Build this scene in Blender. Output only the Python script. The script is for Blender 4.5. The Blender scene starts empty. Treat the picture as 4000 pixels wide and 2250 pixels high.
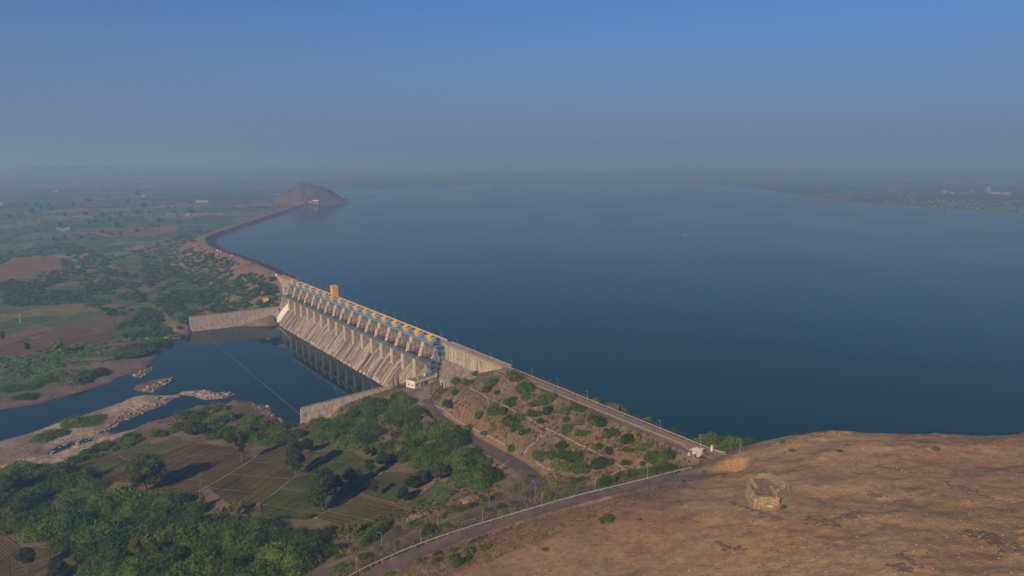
import bpy, math, random
import numpy as np

R = math.radians
scene = bpy.context.scene
COL = scene.collection

# ------------------------------------------------------------------ camera
F_PX, HORIZON = 2965.0, 640.0                      # focal length and horizon row, in photograph pixels
PITCH = math.atan((1125 - HORIZON) / F_PX)
CAM_Z = 122.0
cam_d = bpy.data.cameras.new('camera')
cam = bpy.data.objects.new('camera', cam_d)
COL.objects.link(cam)
cam.location = (0, 0, CAM_Z)
cam.rotation_euler = (math.pi / 2 - PITCH, 0, 0)
cam_d.sensor_width = 36
cam_d.lens = 36 * F_PX / 4000
cam_d.clip_start = 1
cam_d.clip_end = 60000
scene.camera = cam

# ------------------------------------------------------------------ sky and sun
SUN_EL, SUN_AZ = 27.0, math.degrees(math.atan2(-0.44, -0.90))   # azimuth clockwise from +Y
world = bpy.data.worlds.new('World')
scene.world = world
world.use_nodes = True
wn, wl = world.node_tree.nodes, world.node_tree.links
bg = wn['Background']
sky = wn.new('ShaderNodeTexSky')
sky.sky_type = 'NISHITA'
sky.sun_disc = False
sky.sun_elevation = R(SUN_EL)
sky.sun_rotation = R(SUN_AZ % 360)
sky.altitude = 500
sky.air_density = 1.0
sky.dust_density = 0.3
sky.ozone_density = 4.0
geo = wn.new('ShaderNodeTexCoord')
sep = wn.new('ShaderNodeSeparateXYZ'); wl.new(geo.outputs['Generated'], sep.inputs[0])
hz_ramp = wn.new('ShaderNodeValToRGB')                      # thick valley haze thinning out with elevation, the same all round
e_ = hz_ramp.color_ramp.elements
e_[0].position, e_[0].color = 0.0, (1, 1, 1, 1)
e_[1].position, e_[1].color = 0.42, (0, 0, 0, 1)
q_ = e_.new(0.08); q_.color = (.72, .72, .72, 1)
q_ = e_.new(0.20); q_.color = (.14, .14, .14, 1)
wl.new(sep.outputs['Z'], hz_ramp.inputs[0])
tint = wn.new('ShaderNodeMix'); tint.data_type = 'RGBA'; tint.blend_type = 'MULTIPLY'; tint.inputs[0].default_value = 1
wl.new(sky.outputs[0], tint.inputs[6]); tint.inputs[7].default_value = (.52, .91, 1.36, 1)
SKY_STRENGTH = 0.06
hmix = wn.new('ShaderNodeMix'); hmix.data_type = 'RGBA'
wl.new(hz_ramp.outputs[0], hmix.inputs[0]); wl.new(tint.outputs[2], hmix.inputs[6])
hmix.inputs[7].default_value = (.140 / SKY_STRENGTH, .196 / SKY_STRENGTH, .332 / SKY_STRENGTH, 1)
wl.new(hmix.outputs[2], bg.inputs['Color'])
bg.inputs['Strength'].default_value = SKY_STRENGTH

sun_d = bpy.data.lights.new('sun', 'SUN')
sun_d.energy = 5.0
sun_d.angle = R(0.6)
sun_d.color = (1.0, 0.80, 0.54)
sun = bpy.data.objects.new('sun', sun_d)
COL.objects.link(sun)
sdir = np.array([math.sin(R(SUN_AZ)) * math.cos(R(SUN_EL)), math.cos(R(SUN_AZ)) * math.cos(R(SUN_EL)), math.sin(R(SUN_EL))])
from mathutils import Vector, Matrix
sun.rotation_euler = Vector(sdir).to_track_quat('Z', 'Y').to_euler()
sun.location = (0, 0, 400)

scene.view_settings.view_transform = 'Standard'
scene.view_settings.look = 'None'
scene.view_settings.exposure = 0.0
scene.view_settings.gamma = 1.0
scene.cycles.max_bounces = 6
scene.cycles.diffuse_bounces = 2
scene.cycles.glossy_bounces = 3
scene.cycles.transparent_max_bounces = 6
scene.cycles.volume_bounces = 1
scene.cycles.use_denoising = True
scene.cycles.use_adaptive_sampling = False

rng = np.random.default_rng(11)
random.seed(5)

# ------------------------------------------------------------------ places
def G(px, py, z):
    """photograph pixel -> world x, y on the level z"""
    u, v = px - 2000.0, 1125.0 - py
    dy = F_PX * math.cos(PITCH) + v * math.sin(PITCH)
    dz = v * math.cos(PITCH) - F_PX * math.sin(PITCH)
    k = (z - CAM_Z) / dz
    return np.array([u * k, dy * k])

O = np.array([-54.55, 498.07])            # dam frame: t runs along the crest to the far bank, s downstream
A = np.array([-0.55255, 0.83348])
N = np.array([-0.83348, -0.55255])
DAM_ROT = math.atan2(A[1], A[0])
def W(t, s):
    return O + A * t + N * s
def TS(x, y):
    dx, dy = x - O[0], y - O[1]
    return dx * A[0] + dy * A[1], dx * N[0] + dy * N[1]

Z_RIVER, Z_CREST = -33.0, 4.5

# ------------------------------------------------------------------ materials
MATS = {}
def nodes_of(m):
    m.use_nodes = True
    nt = m.node_tree
    return nt, nt.nodes, nt.links, nt.nodes['Principled BSDF']

def ramp(n, stops):
    r = n.new('ShaderNodeValToRGB')
    e = r.color_ramp.elements
    e[0].position, e[0].color = stops[0][0], (*stops[0][1], 1)
    e[1].position, e[1].color = stops[-1][0], (*stops[-1][1], 1)
    for p, c in stops[1:-1]:
        q = e.new(p); q.color = (*c, 1)
    return r

def mixc(n, l, a, b, fac, mode='MIX'):
    m = n.new('ShaderNodeMix'); m.data_type = 'RGBA'; m.blend_type = mode
    for sock, val in ((m.inputs[6], a), (m.inputs[7], b)):
        if hasattr(val, 'links'): l.new(val, sock)
        else: sock.default_value = (*val, 1) if len(val) == 3 else val
    if hasattr(fac, 'links'): l.new(fac, m.inputs[0])
    else: m.inputs[0].default_value = fac
    return m.outputs[2]

def noise(n, l, scale, detail=3, vec=None, stretch=None, rough=0.55):
    t = n.new('ShaderNodeTexNoise')
    t.inputs['Scale'].default_value = scale
    t.inputs['Detail'].default_value = detail
    t.inputs['Roughness'].default_value = rough
    if vec is None:
        vec = n.new('ShaderNodeTexCoord').outputs['Object']
    if stretch:
        mp = n.new('ShaderNodeMapping'); mp.inputs['Scale'].default_value = stretch
        l.new(vec, mp.inputs[0]); vec = mp.outputs[0]
    l.new(vec, t.inputs['Vector'])
    return t.outputs['Fac']

def mat(name, rgb, rough=0.8, metal=0.0, var=0.18, scale=1.2, bump=0.0, rnd=0.0, dirt=None, stretch=None):
    if name in MATS: return MATS[name]
    m = bpy.data.materials.new(name)
    nt, n, l, b = nodes_of(m)
    f = noise(n, l, scale, 4, stretch=stretch)
    dark = tuple(c * (1 - var) for c in rgb); lite = tuple(min(1, c * (1 + var)) for c in rgb)
    r = ramp(n, [(0.32, dark), (0.68, lite)]); l.new(f, r.inputs[0])
    c = r.outputs[0]
    if dirt:
        f2 = noise(n, l, scale * 0.35, 5, stretch=stretch)
        r2 = ramp(n, [(0.48, (0, 0, 0)), (0.68, (1, 1, 1))]); l.new(f2, r2.inputs[0])
        c = mixc(n, l, c, dirt, r2.outputs[0])
    if rnd:
        oi = n.new('ShaderNodeObjectInfo')
        r3 = ramp(n, [(0, (1 - rnd,) * 3), (1, (1 + rnd,) * 3)]); l.new(oi.outputs['Random'], r3.inputs[0])
        c = mixc(n, l, c, r3.outputs[0], 1.0, 'MULTIPLY')
    l.new(c, b.inputs['Base Color'])
    b.inputs['Roughness'].default_value = rough
    b.inputs['Metallic'].default_value = metal
    b.inputs['Specular IOR Level'].default_value = 0.3
    if bump:
        bp = n.new('ShaderNodeBump'); bp.inputs['Strength'].default_value = bump; bp.inputs['Distance'].default_value = 0.3
        l.new(noise(n, l, scale * 2.5, 5), bp.inputs['Height']); l.new(bp.outputs[0], b.inputs['Normal'])
    MATS[name] = m
    return m

def leaf_mat(name, c1, c2, rnd=0.38):
    m = bpy.data.materials.new(name)
    nt, n, l, b = nodes_of(m)
    at = n.new('ShaderNodeAttribute'); at.attribute_name = 'tint'
    r = ramp(n, [(0.0, c1), (1.0, c2)]); l.new(at.outputs['Fac'], r.inputs[0])
    oi = n.new('ShaderNodeObjectInfo')
    r3 = ramp(n, [(0, (1 - rnd, 1 - rnd, 1 - rnd * 1.2)), (0.5, (1, 1, 1)), (1, (1 + rnd * 1.2, 1 + rnd * 0.9, 1 + rnd * 0.4))])
    l.new(oi.outputs['Random'], r3.inputs[0])
    c = mixc(n, l, r.outputs[0], r3.outputs[0], 1.0, 'MULTIPLY')
    d = n.new('ShaderNodeBsdfDiffuse'); t = n.new('ShaderNodeBsdfTranslucent')
    l.new(c, d.inputs[0]); l.new(c, t.inputs[0])
    mx = n.new('ShaderNodeMixShader'); mx.inputs[0].default_value = 0.25
    l.new(d.outputs[0], mx.inputs[1]); l.new(t.outputs[0], mx.inputs[2])
    n.remove(b)
    l.new(mx.outputs[0], n['Material Output'].inputs[0])
    MATS[name] = m
    return m

# ------------------------------------------------------------------ object helpers
def link(o, parent=None, label=None, cat=None, group=None, kind=None):
    COL.objects.link(o)
    if parent is not None: o.parent = parent
    if label: o['label'] = label
    if cat: o['category'] = cat
    if group: o['group'] = group
    if kind: o['kind'] = kind
    return o

def empty(name, loc=(0, 0, 0), rz=0, **k):
    o = bpy.data.objects.new(name, None)
    o.location = loc; o.rotation_euler = (0, 0, rz); o.empty_display_size = 1
    return link(o, **k)

def ob(name, me, parent=None, loc=None, rz=None, scl=None, **k):
    o = bpy.data.objects.new(name, me)
    if loc is not None: o.location = loc
    if rz is not None: o.rotation_euler = (0, 0, rz)
    if scl is not None: o.scale = scl if hasattr(scl, '__len__') else (scl,) * 3
    return link(o, parent, **k)

def big_mesh(name, V, Fc, m=None, smooth=False, tint=None, col=None):
    V = np.asarray(V, dtype=np.float32); Fc = np.asarray(Fc, dtype=np.int32)
    me = bpy.data.meshes.new(name)
    me.vertices.add(len(V)); me.vertices.foreach_set('co', V.ravel())
    k = Fc.shape[1]
    me.loops.add(Fc.size); me.loops.foreach_set('vertex_index', Fc.ravel())
    me.polygons.add(len(Fc)); me.polygons.foreach_set('loop_start', np.arange(len(Fc), dtype=np.int32) * k)
    if smooth: me.polygons.foreach_set('use_smooth', np.ones(len(Fc), dtype=bool))
    if tint is not None:
        a = me.attributes.new('tint', 'FLOAT', 'POINT'); a.data.foreach_set('value', np.asarray(tint, dtype=np.float32))
    if col is not None:
        a = me.attributes.new('col', 'FLOAT_COLOR', 'POINT')
        c4 = np.ones((len(V), 4), dtype=np.float32); c4[:, :3] = col
        a.data.foreach_set('color', c4.ravel())
    me.update(calc_edges=True)
    if m: me.materials.append(m)
    return me

class MB:
    def __init__(self): self.v, self.f = [], []
    def add(self, v, f):
        k = len(self.v); self.v += [tuple(map(float, p)) for p in v]; self.f += [tuple(i + k for i in q) for q in f]; return self
    def box(self, x0, x1, y0, y1, z0, z1):
        return self.add([(x0, y0, z0), (x1, y0, z0), (x1, y1, z0), (x0, y1, z0), (x0, y0, z1), (x1, y0, z1), (x1, y1, z1), (x0, y1, z1)],
                        [(0, 3, 2, 1), (4, 5, 6, 7), (0, 1, 5, 4), (1, 2, 6, 5), (2, 3, 7, 6), (3, 0, 4, 7)])
    def extr(self, prof, x0, x1):
        """profile of (y, z) points extruded along x"""
        n = len(prof)
        v = [(x0, y, z) for y, z in prof] + [(x1, y, z) for y, z in prof]
        f = [tuple(range(n)), tuple(range(2 * n - 1, n - 1, -1))] + [(i, i + n, (i + 1) % n + n, (i + 1) % n) for i in range(n)]
        return self.add(v, f)
    def bar(self, p, q, w=0.1, h=None):
        h = w if h is None else h
        p, q = Vector(p), Vector(q); d = (q - p).normalized()
        up = Vector((0, 0, 1)) if abs(d.z) < 0.95 else Vector((0, 1, 0))
        sd = d.cross(up).normalized() * (w / 2); u = sd.cross(d).normalized() * (h / 2)
        v = [p - sd - u, p + sd - u, p + sd + u, p - sd + u, q - sd - u, q + sd - u, q + sd + u, q - sd + u]
        return self.add(v, [(0, 3, 2, 1), (4, 5, 6, 7), (0, 1, 5, 4), (1, 2, 6, 5), (2, 3, 7, 6), (3, 0, 4, 7)])
    def tube(self, p, q, r0, r1=None, n=8):
        r1 = r0 if r1 is None else r1
        p, q = Vector(p), Vector(q); d = (q - p).normalized()
        up = Vector((0, 0, 1)) if abs(d.z) < 0.95 else Vector((1, 0, 0))
        a = d.cross(up).normalized(); b = a.cross(d)
        v = []
        for c, r in ((p, r0), (q, r1)):
            v += [c + (a * math.cos(2 * math.pi * i / n) + b * math.sin(2 * math.pi * i / n)) * r for i in range(n)]
        return self.add(v, [tuple(range(n)), tuple(range(2 * n - 1, n - 1, -1))] + [(i, i + n, (i + 1) % n + n, (i + 1) % n) for i in range(n)])
    def mesh(self, name, m):
        me = bpy.data.meshes.new(name); me.from_pydata(self.v, [], self.f); me.update()
        import bmesh
        bm = bmesh.new(); bm.from_mesh(me); bmesh.ops.recalc_face_normals(bm, faces=bm.faces); bm.to_mesh(me); bm.free()
        if m: me.materials.append(m)
        return me
    def build(self, name, m, parent=None, **k):
        return ob(name, self.mesh(name, m), parent, **k)

def clone(root, loc=None, rz=None, scl=None, label=None, group=None, parent=None):
    r = root.copy(); COL.objects.link(r)
    if parent is not None: r.parent = parent
    if loc is not None: r.location = loc
    if rz is not None: r.rotation_euler = (0, 0, rz)
    if scl is not None: r.scale = scl if hasattr(scl, '__len__') else (scl,) * 3
    if label: r['label'] = label
    if group: r['group'] = group
    for ch in root.children:
        clone(ch, parent=r)
    return r

ORD = ['first', 'second', 'third', 'fourth', 'fifth', 'sixth', 'seventh', 'eighth', 'ninth', 'tenth', 'eleventh', 'twelfth', 'thirteenth',
       'fourteenth', 'fifteenth', 'sixteenth', 'seventeenth', 'eighteenth', 'nineteenth', 'twentieth', 'twenty-first', 'twenty-second',
       'twenty-third', 'twenty-fourth', 'twenty-fifth', 'twenty-sixth', 'twenty-seventh', 'twenty-eighth', 'twenty-ninth', 'thirtieth'] + ['%d-th' % i for i in range(31, 99)]

# ------------------------------------------------------------------ numpy noise and distances
def vnoise(x, y, seed=0):
    xi, yi = np.floor(x).astype(np.int64), np.floor(y).astype(np.int64)
    fx, fy = x - xi, y - yi
    fx, fy = fx * fx * (3 - 2 * fx), fy * fy * (3 - 2 * fy)
    def h(i, j):
        k = (i * 374761393 + j * 668265263 + seed * 1442695041) & 0xffffffff
        k = ((k ^ (k >> 13)) * 1274126177) & 0xffffffff
        return ((k ^ (k >> 16)) & 0xffff) / 65535.0
    a, b, c, d = h(xi, yi), h(xi + 1, yi), h(xi, yi + 1), h(xi + 1, yi + 1)
    return (a + (b - a) * fx) * (1 - fy) + (c + (d - c) * fx) * fy
def fbm(x, y, sc, oct=4, seed=0):
    s, a, tot = 0.0, 1.0, 0.0
    for o in range(oct):
        s = s + a * vnoise(x / sc * 2 ** o + 17.3 * o, y / sc * 2 ** o - 9.1 * o, seed + o); tot += a; a *= 0.5
    return s / tot
def sstep(a, b, x):
    t = np.clip((x - a) / (b - a), 0, 1); return t * t * (3 - 2 * t)
def poly_sd(x, y, P):
    """signed distance to a closed polygon, negative inside"""
    P = np.asarray(P, float); d2 = np.full(x.shape, 1e18); ins = np.zeros(x.shape, bool)
    for i in range(len(P)):
        ax, ay = P[i]; bx, by = P[(i + 1) % len(P)]
        ex, ey = bx - ax, by - ay
        t = np.clip(((x - ax) * ex + (y - ay) * ey) / (ex * ex + ey * ey + 1e-9), 0, 1)
        d2 = np.minimum(d2, (x - ax - t * ex) ** 2 + (y - ay - t * ey) ** 2)
        if ay != by:
            c = ((ay > y) != (by > y)) & (x < ex * (y - ay) / (by - ay) + ax); ins ^= c
    d = np.sqrt(d2)
    return np.where(ins, -d, d)
def line_d(x, y, P):
    """distance to an open polyline of (x, y, z); returns distance, side (+ = left), z along the line"""
    P = np.asarray(P, float); d2 = np.full(x.shape, 1e18); sd = np.zeros(x.shape); zz = np.zeros(x.shape)
    for i in range(len(P) - 1):
        ax, ay, az = P[i]; bx, by, bz = P[i + 1]
        ex, ey = bx - ax, by - ay
        t = np.clip(((x - ax) * ex + (y - ay) * ey) / (ex * ex + ey * ey + 1e-9), 0, 1)
        q = (x - ax - t * ex) ** 2 + (y - ay - t * ey) ** 2
        m = q < d2
        d2 = np.where(m, q, d2); sd = np.where(m, ex * (y - ay) - ey * (x - ax), sd); zz = np.where(m, az + t * (bz - az), zz)
    return np.sqrt(d2), np.sign(sd), zz
def smooth_line(P, step):
    """Catmull-Rom resampled polyline"""
    P = np.asarray(P, float); Q = np.vstack([2 * P[0] - P[1], P, 2 * P[-1] - P[-2]]); out = []
    for i in range(1, len(Q) - 2):
        n = max(1, int(np.linalg.norm(Q[i + 1] - Q[i]) / step))
        for k in range(n):
            t = k / n
            out.append(0.5 * (2 * Q[i] + (Q[i + 1] - Q[i - 1]) * t + (2 * Q[i - 1] - 5 * Q[i] + 4 * Q[i + 1] - Q[i + 2]) * t * t
                              + (3 * Q[i] - Q[i - 1] - 3 * Q[i + 1] + Q[i + 2]) * t ** 3))
    out.append(P[-1]); return np.array(out)

def GZ(x, y, z): p = G(x, y, z); return (p[0], p[1], z)
def WZ(t, s, z): p = W(t, s); return (p[0], p[1], z)
def zm(x, y, ox, oy, k): return (ox + x * k, oy + y * k)

# ------------------------------------------------------------------ lines of the place
CREST_R = [WZ(-310, -1, 4.4), WZ(-250, -1, 4.4), WZ(-90, -1.5, 4.4)]
left_px = [(1060, 1066), (949, 1016), (849, 982), (803, 961), (786, 939), (803, 920), (874, 895), (967, 864), (1092, 824), (1185, 796), (1218, 790)]
CREST_L = smooth_line([WZ(364, -4, 4.4)] + [GZ(x, y, 4.4) for x, y in left_px], 25)
zA = lambda x, y, z: GZ(1300 + x * .5435, 1750 + y * .5435, z)
UPPER = smooth_line([WZ(-262, 8, 4.2), zA(2350, 228, 3.2), zA(2100, 288, 2.0), zA(1700, 390, 0.0), zA(1300, 505, -2.3), zA(900, 640, -4.6), zA(600, 760, -6.6), zA(350, 880, -8.4), zA(0, 1080, -11), zA(-500, 1450, -15)], 3)
LOWER = smooth_line([GZ(1668, 1560, -17.6), GZ(1690, 1600, -17.4), GZ(1745, 1648, -17), GZ(1850, 1714, -16.6), GZ(2000, 1795, -16), GZ(2075, 1845, -15.7), GZ(2092, 1885, -15.6), GZ(2050, 1935, -16), GZ(1930, 1985, -16.6), GZ(1790, 2030, -17), GZ(1640, 2090, -17.6), GZ(1480, 2150, -18), GZ(1300, 2225, -18.8), GZ(900, 2400, -20)], 3)

z4 = lambda x, y: G(x * .483, 1200 + y * .483, Z_RIVER)
RIVER = [G(741, 1302, Z_RIVER)] + [z4(*p) for p in [(1470, 245), (1400, 268), (1365, 315), (1290, 368), (1235, 430), (1180, 490), (1110, 520), (1030, 545), (960, 565), (890, 610), (740, 660), (560, 712), (300, 782), (0, 832), (-500, 950), (-1500, 1250)]]
RIVER += [z4(*p) for p in [(-1500, 1600), (-400, 1200), (0, 1085), (250, 1015), (440, 945), (640, 880), (820, 820), (960, 775), (1080, 722), (1180, 706), (1290, 715), (1400, 713), (1450, 700), (1460, 725), (1400, 738), (1330, 790), (1180, 842), (1100, 882), (960, 932), (885, 988), (870, 1012), (940, 1022), (1080, 982), (1200, 932), (1340, 897), (1420, 872), (1500, 832), (1600, 795)]]
RIVER += [G(*p, Z_RIVER) for p in [(830, 1582), (890, 1572), (915, 1560), (968, 1566), (1045, 1582), (1062, 1613), (1108, 1640), (1140, 1662), (1172, 1650)]]
RIVER += [W(-9.5, 90), W(-9.5, 5), W(303, 5), W(303, 96)]
ISLES = [[z4(*p) for p in q] for q in (
    [(1075, 672), (1100, 632), (1240, 588), (1390, 566), (1405, 588), (1310, 650), (1245, 692), (1130, 684)],
    [(1440, 712), (1470, 686), (1560, 676), (1650, 668), (1760, 690), (1880, 690), (1900, 705), (1800, 740), (1650, 752), (1560, 720)],
    [(1060, 552), (1130, 512), (1180, 490), (1245, 478), (1230, 500), (1190, 550), (1110, 575)])]
POOL = [z4(*p) for p in [(480, 1120), (600, 1085), (740, 1055), (750, 1080), (640, 1110), (520, 1150), (440, 1185), (400, 1180)]]

far_px = [(1385, 781), (1345, 772), (1200, 757), (1060, 764), (1075, 755), (1200, 748), (1400, 741), (1500, 738), (1700, 734), (1830, 722), (1960, 717), (2230, 719), (2236, 726), (2420, 727), (2440, 718), (2600, 717), (2800, 723), (2950, 736), (3050, 752), (3200, 775), (3300, 789), (3500, 801), (3700, 816), (3850, 835), (4000, 862), (4200, 900), (4600, 960), (5400, 1050)]
LAKE = [W(-330, -4), W(-250, -4)] + [W(-90, -4), W(364, -5)] + [p[:2] for p in CREST_L[1:]] + [G(x, y, 0) for x, y in far_px] + [np.array([2400., 300.]), np.array([700., -200.]), np.array([200., 160.])]

# terrain control points: pixel and height
CTRL = [(2790, 1800, 4.4), (2700, 1840, 3.9), (2300, 1962, 0.6), (2000, 2055, -2.4), (1700, 2150, -5.4), (1450, 2245, -8.2),
        (2400, 2000, 4.5), (2700, 1930, 8), (2860, 1850, 9), (2960, 1735, 7.5), (3100, 1710, 13), (3300, 1697, 17), (3600, 1702, 20), (4000, 1695, 22.5),
        (2990, 1985, 17), (3100, 1860, 15.5), (3400, 1800, 20), (3800, 1800, 24), (4000, 1900, 26), (3500, 2000, 23.5), (3800, 2200, 28), (3300, 2200, 22),
        (2900, 2200, 14), (2500, 2200, 7), (2200, 2150, 2.5), (1900, 2240, -2), (4500, 2000, 31), (4500, 1700, 25), (5200, 1800, 28), (2200, 3000, 4), (3000, 2700, 17), (4000, 2700, 30), (5000, 2600, 34), (1200, 2600, -16), (1500, 2500, -9),
        (1685, 1590, -17.6), (1850, 1712, -17), (2000, 1790, -16.6), (2085, 1860, -16), (2040, 1935, -16.4), (1800, 2020, -17.3), (1500, 2130, -18.4), (1250, 2230, -19.4),
        (1680, 1550, -18.2), (1600, 1525, -18.2), (1740, 1480, -18), (1500, 1620, -21), (1300, 1680, -25), (1150, 1700, -27), (1700, 1750, -20), (1830, 1850, -18.5),
        (1000, 1750, -25.5), (600, 1800, -26.5), (300, 1850, -27), (1270, 1990, -24), (1700, 1990, -20.5), (700, 1950, -25), (400, 2100, -25), (800, 2200, -23), (0, 2000, -27.5), (0, 2250, -26), (-600, 2200, -26), (1000, 2200, -21.5), (500, 2600, -24),
        (200, 1750, -28.6), (0, 1850, -28.8), (400, 1690, -29), (-600, 1900, -29), (300, 1450, -27.6), (0, 1500, -28.3), (0, 1350, -25), (400, 1300, -25), (600, 1280, -26), (-600, 1400, -25), (700, 1240, -24),
        (900, 1185, -20.6), (800, 1215, -21.4), (1050, 1160, -18.5), (640, 1170, -18.5), (640, 1250, -24), (200, 1150, -20), (500, 1100, -19), (0, 1000, -18), (500, 950, -17), (800, 1050, -16), (900, 1120, -16), (0, 850, -16), (-800, 1000, -18)]
CTRL = [(x, y, z if z > -22 else -22 + (z + 22) * 1.43) for x, y, z in CTRL]
cp = np.array([[*G(x, y, z), z] for x, y, z in CTRL])
extra = []
for x, y, z in [(2960, 1735, 7.5), (3100, 1710, 13), (3300, 1697, 17), (3600, 1702, 20), (4000, 1695, 22.5), (4500, 1700, 25), (5200, 1800, 28)]:
    p = G(x, y, z); q = p / np.hypot(*p)
    for dd, zz in ((7, z - 2.0), (30, z - 16), (60, min(-8, z - 34))): extra.append([p[0] + q[0] * dd, p[1] + q[1] * dd, zz])
cp = np.vstack([cp, extra, [[150, 420, -14], [300, 500, -14], [-700, 1500, -17], [-300, 1500, -17], [-900, 800, -18], [40, 20, 30], [-80, 60, -5], [150, 40, 40], [-200, 100, -24]]])
def rbf_solve(P):
    d = np.hypot(P[:, None, 0] - P[None, :, 0], P[:, None, 1] - P[None, :, 1])
    n = len(P); M = np.zeros((n + 1, n + 1)); M[:n, :n] = np.sqrt(d * d + 16); M[:n, n] = 1; M[n, :n] = 1
    M[:n, :n] += np.eye(n) * -0.4
    return np.linalg.solve(M, np.append(P[:, 2], 0))
RBF = rbf_solve(cp)
def rbf_eval(x, y):
    s = np.full(x.shape, RBF[-1])
    for (px, py, _), w in zip(cp, RBF[:-1]):
        s = s + w * np.sqrt((x - px) ** 2 + (y - py) ** 2 + 16)
    return s
FARHILL = np.array([-655.0, 2420.0])
RUIN_AT = G(2995, 1950, 16.5)

def height(x, y):
    x = np.asarray(x, float); y = np.asarray(y, float)
    D = np.hypot(x, y); t, s = TS(x, y)
    near = rbf_eval(x, y)
    wfar = sstep(750, 1100, D)
    far = -18 + 22 * sstep(1300, 2700, D) + (fbm(x, y, 700, 3, 3) - 0.5) * 8 * sstep(900, 3000, D)
    ridge = sstep(5500, 9000, D) * (fbm(x, y, 2600, 4, 9) - 0.32) * 190
    far = far + np.maximum(ridge, 0)
    base = near * (1 - wfar) + far * wfar
    # river
    sd = poly_sd(x, y, RIVER)
    for I in ISLES: sd = np.maximum(sd, np.minimum(-poly_sd(x, y, I), 6))
    sd = np.minimum(sd, poly_sd(x, y, POOL))
    sd = sd + (fbm(x, y, 9, 3, 21) - 0.5) * 3.0 * sstep(96, 104, s)
    wall = ((t > 299) | (t < -7)) & (s < 112) & (s > -20)
    slope = np.where(wall, 0.13 + 5.9 * (1 - np.where(t > 100, sstep(88, 112, s), sstep(38, 84, s))), 0.13)
    bank = np.where(sd > 0, Z_RIVER + 0.15 + sd * slope, Z_RIVER + np.maximum(sd * 0.35, -3.5))
    base = np.where((sd < 90) & (D < 1000), np.minimum(base, bank), base)
    rough = (fbm(x, y, 14, 4, 5) - 0.5) * 1.6 * (1 - sstep(600, 1200, D)) * sstep(0, 6, sd)
    hillish = sstep(0, 12, near)
    rough = rough * (0.6 + 0.9 * hillish) + hillish * (fbm(x * 1.0, y * 1.6, 34, 4, 31) - 0.5) * 3.0
    rocky = np.clip(fbm(x, y, 26, 3, 44) - 0.56, 0, 1) * hillish * 9 * (fbm(x, y, 3.0, 3, 45))
    calm = sstep(10, 18, np.hypot(x - RUIN_AT[0], y - RUIN_AT[1]))
    rough = rough * calm; rocky = rocky * calm * .7
    base = base + rough + rocky
    # reservoir floor and shores
    sl = poly_sd(x, y, LAKE)
    inlake = sl < 0
    shore = np.where(inlake, np.maximum(-14, sl * 0.25), np.minimum(base, np.where(D > 1500, 0.3 + sl * 0.03, base)))
    upland = near * (1 - sstep(520, 640, D)) - 60 * sstep(520, 640, D)
    upland = upland + (rough + rocky) * (D < 600)
    hillmask = (x > 60) & (t < -225)
    base = np.where(inlake, np.where(hillmask, np.maximum(shore, upland), shore), shore)
    # far conical hill
    rx, ry = x - FARHILL[0], y - FARHILL[1]
    r = np.hypot(np.where(rx > 0, rx * 0.72, rx * 0.95), ry * 0.8)
    hb = 66 * np.clip(1 - (r / 104) ** 1.35, 0, 1) ** 1.05 + 7 * np.exp(-(r / 140) ** 2) - 4
    hb = hb + (fbm(x, y, 42, 4, 8) - 0.5) * 20 * np.clip(1.15 - r / 120, 0, 1) * sstep(0, 30, hb)
    hb = np.maximum(hb, 20 * np.exp(-(((x - FARHILL[0] + 105) / 55) ** 2 + ((y - FARHILL[1]) / 90) ** 2)) - 4)
    base = np.where(r < 330, np.maximum(base, hb), base)
    # embankments
    for line, hw, ku in ((CREST_R, 5.6, 2.8), (CREST_L, 5.0, 4.8)):
        d, side, zc = line_d(x, y, line)
        k = np.where(side > 0, 2.15, ku)
        he = 4.38 - np.maximum(0, d - hw) / k + (fbm(x, y, 7, 3, 77) - 0.5) * 0.9 * sstep(hw, hw + 6, d)
        base = np.where(d < 140, np.maximum(base, he), base)
    # roads cut level
    for line, hw in ((UPPER, 4.2), (LOWER, 3.4)):
        d, side, zc = line_d(x, y, line)
        k = 1 - sstep(hw, hw + 4.5, d)
        base = base * (1 - k) + (zc - 0.22) * k
    # apron by the white building
    ap = poly_sd(x, y, [W(-60, 45), W(-62, 18), W(-20, 3), W(-10.5, 3), W(-10.5, 30), W(-30, 38)])
    k = 1 - sstep(0, 5, ap)
    base = base * (1 - k) + (-18.15) * k
    # open pit of the spillway body
    pit = (t > -9) & (t < 302) & (s > -10) & (s < 19)
    base = np.where(pit, -38, base)
    blk = (((t > -84) & (t < -9)) | ((t > 302) & (t < 357))) & (s > -8.5) & (s < -2.9)
    base = np.where(blk, np.minimum(base, 1.0), base)
    return base

# polar sheet, finest where the ground is near
th = np.concatenate([np.linspace(-78, -39, 40), np.linspace(-38.6, 38.6, 540), np.linspace(39, 78, 40)])
th = np.radians(th)
rad = list(np.linspace(15, 128, 14)); r_ = 130.0
while r_ < 15000:
    rad.append(r_); r_ += max(0.75, r_ * r_ * 3.0 / (140 * 2965))
rad = np.array(rad + [15000.0])
RR, TH = np.meshgrid(rad, th, indexing='ij')
GX, GY = RR * np.sin(TH), RR * np.cos(TH)
GH = height(GX.ravel(), GY.ravel()).reshape(GX.shape)

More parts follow.
